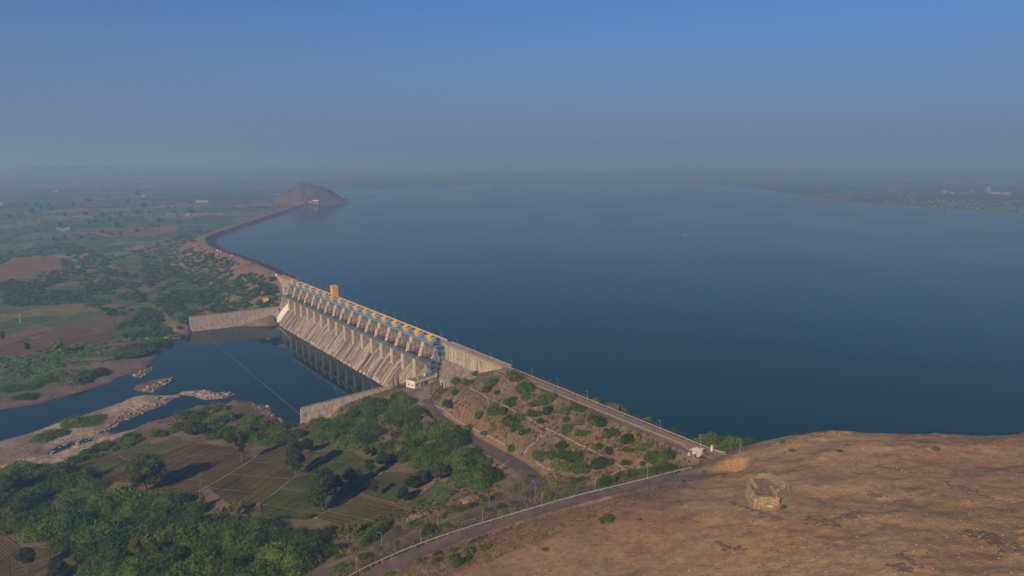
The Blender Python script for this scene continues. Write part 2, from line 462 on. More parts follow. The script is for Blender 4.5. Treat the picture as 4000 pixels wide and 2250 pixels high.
def hz(x, y):
    """height of the built sheet"""
    x = np.atleast_1d(np.asarray(x, float)); y = np.atleast_1d(np.asarray(y, float))
    r, a = np.hypot(x, y), np.arctan2(x, y)
    fi = np.interp(r, rad, np.arange(len(rad))); fj = np.interp(a, th, np.arange(len(th)))
    i = np.clip(fi.astype(int), 0, len(rad) - 2); j = np.clip(fj.astype(int), 0, len(th) - 2)
    u, v = fi - i, fj - j
    return (GH[i, j] * (1 - u) + GH[i + 1, j] * u) * (1 - v) + (GH[i, j + 1] * (1 - u) + GH[i + 1, j + 1] * u) * v
def H1(x, y): return float(hz(x, y)[0])

def hit(px, py):
    """first ground point seen at photograph pixels (arrays); shape (n, 3)"""
    px = np.atleast_1d(np.asarray(px, float)); py = np.atleast_1d(np.asarray(py, float))
    u, v = px - 2000.0, 1125.0 - py
    dy = F_PX * math.cos(PITCH) + v * math.sin(PITCH); dz = v * math.cos(PITCH) - F_PX * math.sin(PITCH)
    hr = np.hypot(u, dy); a = np.arctan2(u, dy); sl = dz / hr
    fj = np.interp(a, th, np.arange(len(th))); j = np.clip(fj.astype(int), 0, len(th) - 2); w = fj - j
    prof = GH[:, j] * (1 - w) + GH[:, j + 1] * w
    diff = (CAM_Z + sl[None, :] * rad[:, None]) - prof
    below = diff < 0
    k = np.where(below.any(0), below.argmax(0), len(rad) - 1); k = np.clip(k, 1, None)
    n = np.arange(len(px)); d0, d1 = diff[k - 1, n], diff[k, n]
    f = np.clip(d0 / (d0 - d1 + 1e-9), 0, 1)
    r = rad[k - 1] + (rad[k] - rad[k - 1]) * f
    x, y = r * np.sin(a), r * np.cos(a)
    return np.stack([x, y, hz(x, y)], 1)
def hit1(px, py): return hit([px], [py])[0]
def px_size(p, pixels):
    """metres that so many photograph pixels span at a point"""
    return pixels * math.sqrt(p[0] ** 2 + p[1] ** 2 + (p[2] - CAM_Z) ** 2) / F_PX

# ------------------------------------------------------------------ ground colours (albedo)
gx, gy, gh = GX.ravel(), GY.ravel(), GH.ravel()
gD = np.hypot(gx, gy); gt, gs = TS(gx, gy)
def C(*c): return np.array(c)[None, :]
def lerp(a, b, k): return a * (1 - k[:, None]) + b * k[:, None]
n1, n2, n3 = fbm(gx, gy, 40, 4, 101), fbm(gx, gy, 9, 4, 102), fbm(gx, gy, 2.6, 3, 103)
hill_soil = lerp(C(.30, .183, .092), C(.365, .232, .12), sstep(.35, .65, n1))
hill_soil = lerp(hill_soil, C(.33, .18, .085), sstep(.56, .72, fbm(gx, gy, 22, 3, 104)) * 0.6)
hill_soil = lerp(hill_soil, C(.17, .115, .075), sstep(.58, .72, n2) * sstep(.45, .6, n3) * 0.6)
plain = lerp(C(.15, .115, .06), C(.22, .155, .085), sstep(.35, .65, n2))
slope_soil = lerp(C(.155, .115, .072), C(.205, .152, .092), sstep(.4, .6, n2))
slope_soil = lerp(slope_soil, C(.215, .135, .072), sstep(.58, .74, n1))
colr = plain
d_up, _, _ = line_d(gx, gy, UPPER)
nearv = rbf_eval(gx, gy)
colr = lerp(colr, hill_soil, sstep(-8, 3, nearv) * (gD < 800))
dR, sideR, _ = line_d(gx, gy, CREST_R)
colr = lerp(colr, slope_soil, ((dR < 55) & (sideR > 0) & (gt < -40)).astype(float) * (1 - sstep(2, 9, nearv)))
dL, sideL, _ = line_d(gx, gy, CREST_L)
colr = lerp(colr, C(.23, .15, .09), (1 - sstep(12, 60, dL)) * (sideL > 0) * 0.7)
rock = C(.085, .07, .065)
colr = lerp(colr, rock, (((dL < 40) & (sideL < 0)) & (dL > 6)).astype(float))
colr = lerp(colr, C(.10, .078, .066), ((dR < 40) & (sideR < 0) & (dR > 7) & (nearv < 4)).astype(float))
# crest of the left bank, and its pale waterline
colr = lerp(colr, C(.27, .17, .105), (dL < 5.2).astype(float))
wl_ = (gh < 1.0) & (gh > -0.5) & (((dL < 45) & (sideL < 0)) | ((dR < 45) & (sideR < 0)))
colr = lerp(colr, C(.24, .18, .14), wl_.astype(float) * 0.8)
# left plain: scrub ground
sdr = poly_sd(gx, gy, RIVER)
lp = ((gt > -60) & (gs > 20) & (sdr > 8)).astype(float) * (gD > 480)
scrub = lerp(C(.085, .115, .04), C(.19, .135, .075), sstep(.5, .66, fbm(gx, gy, 30, 4, 61)))
colr = lerp(colr, scrub, lp * sstep(480, 560, gD) * (1 - (1 - sstep(12, 60, dL))))
# river gravel
grav = lerp(C(.33, .25, .175), C(.46, .365, .265), sstep(.38, .6, n3))
grav = lerp(grav, C(.19, .135, .10), sstep(.56, .68, n1) * .8)
south = poly_sd(gx, gy, [z4(*p) for p in [(-1500, 1550), (0, 1085), (640, 880), (1080, 700), (1900, 660), (1900, 770), (1600, 790), (1200, 940), (1000, 1060), (760, 1150), (560, 1290), (300, 1400), (0, 1480), (-1500, 1900)]])
colr = lerp(colr, grav, 1 - sstep(-2, 5, south))
nbank = (1 - sstep(4, 30, sdr)) * (gs > 98) * (south > 0) * (gD < 900)
colr = lerp(colr, lerp(C(.165, .105, .085), C(.22, .15, .115), sstep(.4, .6, n2)), nbank * 0.9)
colr = lerp(colr, C(.085, .06, .045), (1 - sstep(0, .5, np.abs(gh - Z_RIVER - 0.1))) * (gs > 90) * (gD < 900) * 0.7)
ca, sa = math.cos(0.35), math.sin(0.35)
wu = gx * ca + gy * sa + (fbm(gx, gy, 160, 2, 71) - .5) * 90; wv = -gx * sa + gy * ca + (fbm(gx, gy, 160, 2, 72) - .5) * 90
jr = np.floor(wv / 85).astype(np.int64); wu2 = wu + (jr * 7919 % 97)
ir = np.floor(wu2 / 130).astype(np.int64)
hsh = ((ir * 73856093) ^ (jr * 19349663)) & 0xffff
pal = np.array([(.075, .13, .035), (.095, .15, .045), (.06, .115, .03), (.085, .12, .045), (.13, .15, .055), (.25, .15, .085), (.15, .15, .065), (.07, .14, .04), (.09, .14, .045), (.08, .12, .04)])
par = pal[hsh % len(pal)] * np.array([1.05, 1.2, 1.05])[None, :] * (0.85 + 0.3 * n2)[:, None]
edge = np.minimum(np.abs(wv / 85 - jr - .5), np.abs(wu2 / 130 - ir - .5) )
eb = np.maximum(np.abs(wv / 85 - jr - .5) * 85 - 38, np.abs(wu2 / 130 - ir - .5) * 130 - 60)
par = lerp(par, C(.045, .065, .025), sstep(0, 3, eb) * 0.8)
lake_sd = poly_sd(gx, gy, LAKE)
onland = (lake_sd > 0) & (gD > 900)
pk = sstep(980, 1250, gD + (fbm(gx, gy, 200, 3, 73) - .5) * 500) * onland * (1 - (1 - sstep(25, 110, dL)) * (sideL > 0))
colr = lerp(colr, par, pk)
rfar = np.hypot((gx - FARHILL[0]), (gy - FARHILL[1]))
colr = lerp(colr, lerp(C(.165, .115, .085), C(.095, .09, .055), sstep(.5, .62, fbm(gx, gy, 26, 4, 91))), (1 - sstep(115, 150, rfar)))
colr = lerp(colr, C(.22, .14, .085), ((lake_sd > 0) & (lake_sd < 26) & (gD > 1200)).astype(float) * (dL > 60) * 0.8)

# painted parcels near the river: polygons in photograph pixels
z5 = lambda x, y: (x * .414, 1650 + y * .414)
z6 = lambda x, y: (900 + x * .483, 1550 + y * .483)
zq = lambda x, y: (x * .483, 1200 + y * .483)
FIELDS = [
    ('bright green strip of crop between hedge and brown field', [z5(*p) for p in [(1075, 290), (1395, 188), (1415, 212), (1110, 308)]], (.075, .17, .022), 0.3),
    ('dull olive plot at the edge of the gravel bank', [z5(*p) for p in [(650, 435), (1070, 292), (1105, 312), (800, 465)]], (.105, .105, .042), 0.3),
    ('blue green vegetable plot beside the big tree', [z5(*p) for p in [(815, 475), (1125, 325), (1215, 360), (860, 545)]], (.075, .115, .06), 0.3),
    ('olive plot beyond the big tree', [z5(*p) for p in [(1125, 315), (1680, 140), (1850, 185), (1430, 350), (1220, 358)]], (.135, .125, .05), 0.3),
    ('long brown ploughed field behind the big tree', [z5(*p) for p in [(865, 548), (1225, 368), (1440, 352), (1855, 190), (2185, 225), (1830, 410), (1480, 600), (1250, 575)]], (.135, .085, .046), 0.3),
    ('brown field in front of the pale footpath', [z5(*p) for p in [(1360, 690), (1490, 605), (1840, 415), (2195, 230), (2330, 255), (2385, 345), (1750, 715), (1490, 650)]], (.125, .083, .043), 0.3),
    ('olive brown field between footpath and farm track', [z6(*p) for p in [(-180, 735), (5, 622), (180, 515), (330, 405), (420, 385), (560, 430), (700, 440), (830, 432), (545, 628), (240, 855), (30, 900)]], (.12, .09, .042), 0.3),
    ('green field under the round tree', [z6(*p) for p in [(245, 870), (545, 640), (860, 432), (980, 438), (1195, 560), (1240, 592), (1010, 768), (785, 915), (700, 975), (600, 1000), (400, 990), (250, 960)]], (.082, .098, .034), 0.15),
    ('gridded field of low bunds above the roadside scrub', [z6(*p) for p in [(700, 985), (790, 922), (1015, 785), (1320, 865), (1460, 930), (1290, 1020), (1060, 1110), (920, 1050)]], (.115, .102, .042), 0.55),
    ('dark green plot between the two shade trees', [z6(*p) for p in [(1025, 775), (1250, 602), (1495, 612), (1450, 720), (1335, 858)]], (.088, .092, .036), 0.3),
    ('rich green row crop beside the straw heap', [z6(*p) for p in [(1420, 885), (1680, 682), (1750, 702), (1808, 760), (1720, 878), (1560, 915), (1490, 922)]], (.09, .15, .04), 0.6),
    ('brown terraced plot in the lower left corner', [z5(*p) for p in [(-100, 1110), (60, 1090), (190, 1190), (0, 1330), (-200, 1400)]], (.135, .105, .05), 0.55),
    ('curved plot below the scrub in the lower left corner', [z5(*p) for p in [(-200, 1420), (0, 1325), (200, 1200), (330, 1170), (480, 1190), (575, 1240), (500, 1310), (300, 1449), (-100, 1560)]], (.12, .092, .045), 0.55),
    ('small bunded plot at the bottom edge', [z5(*p) for p in [(400, 1460), (560, 1340), (680, 1270), (830, 1330), (920, 1390), (850, 1449), (700, 1560)]], (.125, .11, .05), 0.55),
    ('red brown field on the far bank of the river', [zq(*p) for p in [(0, 312), (200, 275), (390, 232), (690, 182), (850, 200), (960, 262), (700, 290), (400, 345), (220, 388), (0, 392)]], (.165, .095, .06), 0.3),
    ('narrow red field strip on the far bank', [zq(*p) for p in [(0, 250), (200, 232), (420, 175), (590, 148), (680, 168), (420, 212), (200, 255), (0, 292)]], (.185, .10, .062), 0.3),
    ('green crop parcel on the far bank', [zq(*p) for p in [(0, 112), (200, 82), (360, 68), (480, 90), (300, 140), (0, 185)]], (.085, .125, .05), 0.2),
    ('dry grass parcel on the far bank', [zq(*p) for p in [(0, 60), (300, 10), (700, -20), (740, 30), (520, 80), (360, 62), (0, 105)]], (.19, .155, .08), 0.2),
    ('brown parcel beside the river scrub', [zq(*p) for p in [(640, 150), (900, 70), (1050, 70), (1060, 110), (930, 150), (860, 195), (700, 178)]], (.16, .12, .062), 0.3),
    ('small lime green parcel beside the river scrub', [zq(*p) for p in [(880, 200), (1000, 165), (1180, 160), (1200, 185), (1080, 205), (960, 235)]], (.09, .13, .035), 0.2),
    ('pinkish bare parcel far up the left bank', [(0, 1035), (60, 1005), (220, 1000), (250, 1045), (120, 1080), (0, 1100)], (.24, .14, .088), 0.1),
    ('bare earth parcel among the far trees', [(335, 905), (500, 890), (700, 882), (690, 905), (560, 925), (420, 925)], (.25, .135, .085), 0.1),
]
cx, cy = None, None
# ------------------------------------------------------------------ ground sheet
def ground_mat():
    m = bpy.data.materials.new('ground_soil')
    nt, n, l, b = nodes_of(m)
    at = n.new('ShaderNodeAttribute'); at.attribute_name = 'col'
    co = n.new('ShaderNodeTexCoord').outputs['Object']
    f1 = noise(n, l, 0.45, 6, co, rough=0.68); r1 = ramp(n, [(0.3, (.7, .7, .7)), (0.5, (1, 1, 1)), (0.72, (1.25, 1.22, 1.17))]); l.new(f1, r1.inputs[0])
    f2 = noise(n, l, 0.07, 5, co); r2 = ramp(n, [(0.35, (.88, .88, .89)), (0.65, (1.1, 1.08, 1.05))]); l.new(f2, r2.inputs[0])
    c = mixc(n, l, at.outputs['Color'], r1.outputs[0], 1.0, 'MULTIPLY')
    c = mixc(n, l, c, r2.outputs[0], 1.0, 'MULTIPLY')
    v = n.new('ShaderNodeTexVoronoi'); v.inputs['Scale'].default_value = 0.55; l.new(co, v.inputs['Vector'])
    rv = ramp(n, [(0.05, (1, 1, 1)), (0.13, (0, 0, 0))]); l.new(v.outputs['Distance'], rv.inputs[0])
    f3 = noise(n, l, 0.05, 3, co); r3 = ramp(n, [(0.5, (0, 0, 0)), (0.62, (.55, .55, .55))]); l.new(f3, r3.inputs[0])
    k = mixc(n, l, rv.outputs[0], r3.outputs[0], 1.0, 'MULTIPLY')
    c = mixc(n, l, c, (.34, .26, .19), k)
    l.new(c, b.inputs['Base Color'])
    b.inputs['Roughness'].default_value = 0.95; b.inputs['Specular IOR Level'].default_value = 0.1
    bp = n.new('ShaderNodeBump'); bp.inputs['Strength'].default_value = 0.75; bp.inputs['Distance'].default_value = 0.5
    l.new(noise(n, l, 0.9, 6, co, rough=0.7), bp.inputs['Height']); l.new(bp.outputs[0], b.inputs['Normal'])
    return m
M_GROUND = ground_mat()
nr, nc = GX.shape
idx = np.arange(nr * nc).reshape(nr, nc)
quads = np.stack([idx[:-1, :-1], idx[:-1, 1:], idx[1:, 1:], idx[1:, :-1]], -1).reshape(-1, 4)[:, ::-1]
me = big_mesh('ground', np.stack([gx, gy, gh], 1), quads, M_GROUND, smooth=True, col=colr)
ob('ground', me, kind='structure', label='valley floor, banks and bare brown hill of dry soil')

def field_mat(i, rgb, ang, grid):
    rgb = (rgb[0] * .86, rgb[1] * .92, rgb[2] * .6)
    m = bpy.data.materials.new('field_soil_%d' % i)
    nt, n, l, b = nodes_of(m)
    co = n.new('ShaderNodeTexCoord').outputs['Object']
    mp = n.new('ShaderNodeMapping'); mp.inputs['Rotation'].default_value = (0, 0, ang); l.new(co, mp.inputs[0])
    w = n.new('ShaderNodeTexWave'); w.inputs['Scale'].default_value = 0.28; w.inputs['Distortion'].default_value = 1.2; w.inputs['Detail'].default_value = 2
    l.new(mp.outputs[0], w.inputs['Vector'])
    f = noise(n, l, 0.09, 5, co); f2 = noise(n, l, 0.9, 5, co, rough=.7)
    r = ramp(n, [(0.3, tuple(c * .72 for c in rgb)), (0.7, tuple(c * 1.28 for c in rgb))]); l.new(f, r.inputs[0])
    rr = ramp(n, [(0.3, (.7, .7, .7)), (0.7, (1.28, 1.24, 1.2))]); l.new(f2, rr.inputs[0])
    rw = ramp(n, [(0.1, (1 - .4 * grid, 1 - .42 * grid, 1 - .42 * grid)), (0.6, (1.08, 1.07, 1.05))]); l.new(w.outputs['Fac'], rw.inputs[0])
    c = mixc(n, l, r.outputs[0], rr.outputs[0], 1.0, 'MULTIPLY'); c = mixc(n, l, c, rw.outputs[0], 1.0, 'MULTIPLY')
    l.new(c, b.inputs['Base Color']); b.inputs['Roughness'].default_value = .95; b.inputs['Specular IOR Level'].default_value = .1
    bp = n.new('ShaderNodeBump'); bp.inputs['Strength'].default_value = .4; bp.inputs['Distance'].default_value = .2
    l.new(w.outputs['Fac'], bp.inputs['Height']); l.new(bp.outputs[0], b.inputs['Normal'])
    return m
cellx = 0.25 * (GX[:-1, :-1] + GX[1:, :-1] + GX[:-1, 1:] + GX[1:, 1:]).ravel()
celly = 0.25 * (GY[:-1, :-1] + GY[1:, :-1] + GY[:-1, 1:] + GY[1:, 1:]).ravel()
M_BUND = mat('bund_soil', (.10, .072, .036), .95, var=.3, scale=.6)
FIELD_POLY = []
bund_rows = []
for i, (lab, pxs, rgb, grid) in enumerate(FIELDS):
    pts = hit([p[0] for p in pxs], [p[1] for p in pxs])
    P = pts[:, :2]; FIELD_POLY.append(P)
    bb = (cellx > P[:, 0].min() - 1) & (cellx < P[:, 0].max() + 1) & (celly > P[:, 1].min() - 1) & (celly < P[:, 1].max() + 1)
    k = np.where(bb)[0]
    k = k[poly_sd(cellx[k], celly[k], P) < 0.1]
    if len(k) < 4: continue
    q = quads[k]; u, inv = np.unique(q, return_inverse=True)
    e = P[1:] - P[:-1]; j = np.argmax(np.hypot(e[:, 0], e[:, 1])); ang = math.atan2(e[j, 1], e[j, 0])
    V = np.stack([gx[u], gy[u], gh[u] + 0.06], 1)
    ob('field', big_mesh('field', V, inv.reshape(-1, 4), field_mat(i, rgb, -ang + math.pi / 2, grid), smooth=True), kind='structure', label=lab)
    # bunds: low earth ridges between the beds, and round the edge
    if i < 14:
        mb = MB(); ux = np.array([math.cos(ang), math.sin(ang)]); uy = np.array([-ux[1], ux[0]])
        a_, b_ = P @ ux, P @ uy
        def ridge(p, q, w=.28, hh=.16):
            L = np.hypot(*(q - p)); n_ = max(1, int(L / 4)); d = (q - p) / max(L, 1e-6); sdv = np.array([-d[1], d[0]]) * w
            T = np.linspace(0, 1, n_ + 1)[:, None]; c = p + (q - p) * T; zc = hz(c[:, 0], c[:, 1])
            v = []
            for (x, y), z in zip(c, zc): v += [(x - sdv[0], y - sdv[1], z + .0), (x, y, z + hh + .06), (x + sdv[0], y + sdv[1], z + .0)]
            f = []
            for s_ in range(n_):
                o_ = 3 * s_; f += [(o_, o_ + 1, o_ + 4, o_ + 3), (o_ + 1, o_ + 2, o_ + 5, o_ + 4)]
            mb.add(v, f)
        def clip_rows(dirv, perp, lo, hi, step):
            for c0 in np.arange(lo + step * .6, hi, step):
                # intersect the line perp.x = c0 with the polygon
                xs = []
                pp, dd = P @ perp, P @ dirv
                for m_ in range(len(P)):
                    o1, o2 = pp[m_], pp[(m_ + 1) % len(P)]
                    if (o1 > c0) != (o2 > c0):
                        f_ = (c0 - o1) / (o2 - o1); xs.append(dd[m_] + f_ * (dd[(m_ + 1) % len(P)] - dd[m_]))
                xs.sort()
                for m_ in range(0, len(xs) - 1, 2):
                    if random.random() < .9: ridge(dirv * xs[m_] + perp * c0, dirv * xs[m_ + 1] + perp * c0, .16 + .1 * random.random(), .1 + .1 * random.random())
        if grid > .4: clip_rows(ux, uy, b_.min(), b_.max(), 3.2); clip_rows(uy, ux, a_.min(), a_.max(), 6.5)
        else: clip_rows(ux, uy, b_.min(), b_.max(), 5.2); clip_rows(uy, ux, a_.min(), a_.max(), 17)
        for m_ in range(len(P)): ridge(P[m_], P[(m_ + 1) % len(P)], .5, .28)
        o = mb.build('bund', M_BUND, kind='stuff', label='low earth bunds dividing: ' + lab)

# ------------------------------------------------------------------ water
def water_mat(name, deep, rough, scale, bump, ior):
    m = bpy.data.materials.new(name)
    nt, n, l, b = nodes_of(m)
    co = n.new('ShaderNodeTexCoord').outputs['Object']
    f = noise(n, l, 0.004, 3, co)
    r = ramp(n, [(0.35, tuple(c * .85 for c in deep)), (0.65, tuple(c * 1.15 for c in deep))]); l.new(f, r.inputs[0])
    l.new(r.outputs[0], b.inputs['Base Color'])
    fr = noise(n, l, 0.006, 4, co, stretch=(1, .28, 1)); rr_ = ramp(n, [(0.35, (rough * .8,) * 3), (0.65, (rough * 1.3,) * 3)]); l.new(fr, rr_.inputs[0]); l.new(rr_.outputs[0], b.inputs['Roughness'])
    b.inputs['IOR'].default_value = ior
    bp = n.new('ShaderNodeBump'); bp.inputs['Strength'].default_value = bump; bp.inputs['Distance'].default_value = 0.05
    l.new(noise(n, l, scale, 3, co, stretch=(1, 2.2, 1)), bp.inputs['Height']); l.new(bp.outputs[0], b.inputs['Normal'])
    return m
M_LAKE = water_mat('reservoir_water', (.0008, .036, .029), .13, .5, .12, 1.15)
M_TAIL = water_mat('tail_water', (.004, .032, .021), .03, .35, .04, 1.17)
lk = [(*p, 0.0) for p in [W(-420, -6.5), W(357, -6.5)]] + [(p[0], p[1], 0.0) for p in CREST_L[1:-1]] + [(-640, 2420, 0), (-1500, 2600, 0), (-1500, 7000, 0), (2500, 7000, 0), (6000, 4000, 0), (6000, -500, 0), (260, -60, 0)]
MB().add(lk, [tuple(range(len(lk)))[::-1]]).build('reservoir_water', M_LAKE, kind='structure')
rv = [(*W(t, s), Z_RIVER) for t, s in [(304, -5), (304, 24), (302, 99)]] + [(*G(x, y, Z_RIVER), Z_RIVER) for x, y in [(600, 1240), (-800, 1500), (-900, 2050), (0, 1830), (500, 1750), (1000, 1700), (1200, 1690)]] + [(*W(-10, 92), Z_RIVER), (*W(-10, -5), Z_RIVER)]
MB().add(rv, [tuple(range(len(rv)))]).build('river_water', M_TAIL, kind='structure')

# ------------------------------------------------------------------ roads
def ribbon(name, line, half, m, z=0.0, thick=0.0, step=2.0, drape=False, wob=0.0, **k):
    P = smooth_line(np.asarray(line, float), step) if len(line) > 2 else np.asarray(line, float)
    if len(line) == 2:
        n_ = max(2, int(np.linalg.norm(P[1] - P[0]) / step)); P = P[0] + (P[1] - P[0]) * np.linspace(0, 1, n_ + 1)[:, None]
    d = np.gradient(P[:, :2], axis=0); d /= np.linalg.norm(d, axis=1)[:, None] + 1e-9
    nrm = np.stack([-d[:, 1], d[:, 0]], 1)
    hw = half * (1 + wob * (rng.random((len(P), 2)) - .5))
    Lp, Rp = P[:, :2] + nrm * hw[:, :1], P[:, :2] - nrm * hw[:, 1:]
    if drape: zl, zr = hz(Lp[:, 0], Lp[:, 1]) + z, hz(Rp[:, 0], Rp[:, 1]) + z
    else: zl = zr = P[:, 2] + z
    n_ = len(P)
    if thick:
        V = np.concatenate([np.c_[Lp, zl], np.c_[Rp, zr], np.c_[Lp, zl - thick], np.c_[Rp, zr - thick]])
        f = []
        for i in range(n_ - 1):
            f += [(i, n_ + i, n_ + i + 1, i + 1), (2 * n_ + i, i, i + 1, 2 * n_ + i + 1), (n_ + i, 3 * n_ + i, 3 * n_ + i + 1, n_ + i + 1)]
        f += [(0, 2 * n_, 3 * n_, n_), (n_ - 1, 2 * n_ - 1, 4 * n_ - 1, 3 * n_ - 1)]
    else:
        V = np.concatenate([np.c_[Lp, zl], np.c_[Rp, zr]])
        f = [(i, n_ + i, n_ + i + 1, i + 1) for i in range(n_ - 1)]
    return ob(name, big_mesh(name, V, f, m), **k)

M_ASPH = mat('old_asphalt', (.112, .086, .074), .95, var=.25, scale=.25, bump=.3, dirt=(.16, .115, .085))
M_TRACK = mat('gravel_track', (.26, .165, .09), .95, var=.22, scale=.3, bump=.3, dirt=(.21, .15, .09))
M_SHOULDER = mat('dry_shoulder', (.24, .16, .085), .95, var=.3, scale=.5, bump=.4)
ribbon('hill_road', UPPER, 2.7, M_ASPH, z=.02, wob=.12, kind='structure', label='old asphalt road climbing along the foot of the hill')
ribbon('lower_road', LOWER, 2.5, M_ASPH, z=.02, wob=.12, kind='structure', label='narrow asphalt road curving below the embankment')
ribbon('crest_road', [WZ(-252, -1, 4.5), WZ(-86, -1.5, 4.5)], 3.5, M_TRACK, z=.03, wob=.06, kind='structure', label='brown gravel road along the near embankment crest')
ribbon('crest_road', CREST_L, 3.2, M_TRACK, z=.1, wob=.1, kind='structure', label='dirt road along the far curving embankment crest')
ribbon('forecourt', [WZ(-60, 30, -18.02), WZ(-40, 30, -18.02), WZ(-16, 17, -18.02)], 7.5, mat('worn_concrete', (.25, .20, .165), .95, var=.25, scale=.25, bump=.2, dirt=(.16, .12, .10)), kind='structure', label='worn concrete forecourt beside the white building')

# ------------------------------------------------------------------ dam
def conc(name, base, streak, ledge=None, vert=True, rnd=0.0):
    m = bpy.data.materials.new(name)
    nt, n, l, b = nodes_of(m)
    co = n.new('ShaderNodeTexCoord').outputs['Object']
    st = (1.3, 1.3, .07) if vert else (1.5, .06, .06)
    f = noise(n, l, 1.0, 6, co, stretch=st, rough=.62)
    r = ramp(n, [(0.39, streak), (0.53, base), (0.7, tuple(min(1, c * 1.18) for c in base))]); l.new(f, r.inputs[0])
    f2 = noise(n, l, .35, 5, co); r2 = ramp(n, [(0.35, (.74, .73, .72)), (0.65, (1.12, 1.1, 1.06))]); l.new(f2, r2.inputs[0])
    c = mixc(n, l, r.outputs[0], r2.outputs[0], 1.0, 'MULTIPLY')
    if rnd:
        oi = n.new('ShaderNodeObjectInfo')
        r3 = ramp(n, [(0, (1 - rnd, 1 - rnd * 1.05, 1 - rnd * 1.1)), (.5, (.9, .88, .85)), (1, (1 + rnd * .45, 1 + rnd * .42, 1 + rnd * .38))]); l.new(oi.outputs['Random'], r3.inputs[0])
        c = mixc(n, l, c, r3.outputs[0], 1.0, 'MULTIPLY')
    l.new(c, b.inputs['Base Color']); b.inputs['Roughness'].default_value = .92; b.inputs['Specular IOR Level'].default_value = .15
    bp = n.new('ShaderNodeBump'); bp.inputs['Strength'].default_value = .5; bp.inputs['Distance'].default_value = .2
    l.new(noise(n, l, 1.6, 5, co), bp.inputs['Height']); l.new(bp.outputs[0], b.inputs['Normal'])
    return m
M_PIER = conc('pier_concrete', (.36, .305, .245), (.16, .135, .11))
M_NOSE = conc('pier_concrete_pale', (.50, .43, .345), (.33, .28, .22))  # paler copy of the pier concrete, used on the front faces only
M_CHUTE = conc('chute_concrete', (.36, .31, .25), (.10, .082, .065), vert=False, rnd=.55)
M_WALLC = conc('dam_wall_concrete', (.46, .39, .305), (.24, .195, .15))
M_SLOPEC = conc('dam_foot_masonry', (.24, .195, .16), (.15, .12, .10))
M_DECK = mat('deck_concrete', (.34, .275, .21), .95, var=.2, scale=.3, dirt=(.24, .19, .15))
M_BLUE = mat('blue_steel', (.10, .24, .36), .55, 0, var=.22, scale=.8, dirt=(.12, .20, .26))
M_BLUED = mat('dark_blue_steel', (.10, .15, .19), .6, 0, var=.25, scale=.8, dirt=(.13, .10, .09))
M_BLUEL = mat('pale_blue_paint', (.34, .52, .66), .5, 0, var=.15, scale=1.0, dirt=(.2, .34, .46))
M_ORANGE = mat('orange_paint', (.78, .36, .02), .5, 0, var=.14, scale=.9, dirt=(.58, .23, .018))
M_ORANGED = mat('orange_roof_paint', (.88, .46, .035), .5, 0, var=.16, scale=.9, dirt=(.6, .27, .02))
M_YELLOW = mat('yellow_paint', (.80, .43, .012), .5, 0, var=.12, scale=.7, dirt=(.60, .31, .015))
M_DARK = mat('dark_opening', (.03, .026, .024), .8, var=.1)
M_RUST = mat('rusty_steel', (.10, .075, .06), .75, var=.3, scale=.7, dirt=(.06, .05, .05))
M_RAILC = mat('railing_concrete', (.44, .36, .27), .9, var=.15, scale=1.0, dirt=(.28, .22, .17))
M_GALV = mat('galvanised_steel', (.33, .33, .32), .6, .1, var=.12, scale=.6)
M_WHITE = mat('white_wash', (.72, .65, .52), .85, var=.08, scale=.6, dirt=(.58, .50, .39))

PITCHM = 18.3
PIER_T = [301.94 - PITCHM * j for j in range(18)]
dam = empty('spillway_dam', (O[0], O[1], 0), DAM_ROT, label='long concrete spillway dam with eighteen piers and stained chutes', cat='dam')

pier_prof = [(-9, 3.1), (1.0, 3.1), (2.2, -1.6), (3.2, -1.9), (5.0, -8.0), (8.4, -8.6), (8.4, -21.5), (-9, -21.5)]
pm = MB().extr(pier_prof, -2.25, 2.25).mesh('pier', M_PIER)
pm2 = MB().extr([(-9, 3.1), (1.2, 3.1), (4.2, -7.6), (8.4, -8.6), (8.4, -21.5), (-9, -21.5)], -2.25, 2.25).mesh('pier', M_PIER)
nose_a = MB().box(-2.2, 2.2, 8.41, 8.47, -21.4, -8.9).mesh('nose_pale_sheet', M_NOSE)  # thin paler sheets over the pier fronts, raising their contrast with the sides
nose_b = MB().extr([(1.06, 3.0), (2.26, -1.55), (3.24, -1.85), (5.02, -7.9), (4.97, -7.9), (3.2, -1.9), (2.2, -1.6), (1.0, 3.05)], -2.2, 2.2).mesh('upper_pale_sheet', M_NOSE)
nose_c = MB().extr([(1.28, 3.0), (4.28, -7.55), (4.22, -7.6), (1.2, 3.05)], -2.2, 2.2).mesh('upper_pale_sheet', M_NOSE)
for j, t in enumerate(PIER_T):
    if j == 0: MB().extr([(-9, 3.1), (1.2, 3.1), (4.2, -7.6), (9, -9), (9, -14), (21.5, -34.5), (-9, -34.5)], -2.25, 3.6).build('pier', M_PIER, dam, loc=(t, 0, 0), label='wide end pier running down to the left training wall')
    elif j == 17: MB().extr([(-9, 3.1), (1.2, 3.1), (4.2, -7.6), (8.4, -8.6), (8.4, -34), (-9, -34)], -3.6, 2.25).build('pier', M_PIER, dam, loc=(t, 0, 0))
    else:
        pr_ = ob('pier', pm if j % 3 != 1 else pm2, dam, loc=(t, 0, 0))
        ob('nose_pale_sheet', nose_a, pr_); ob('upper_pale_sheet', nose_b if j % 3 != 1 else nose_c, pr_)

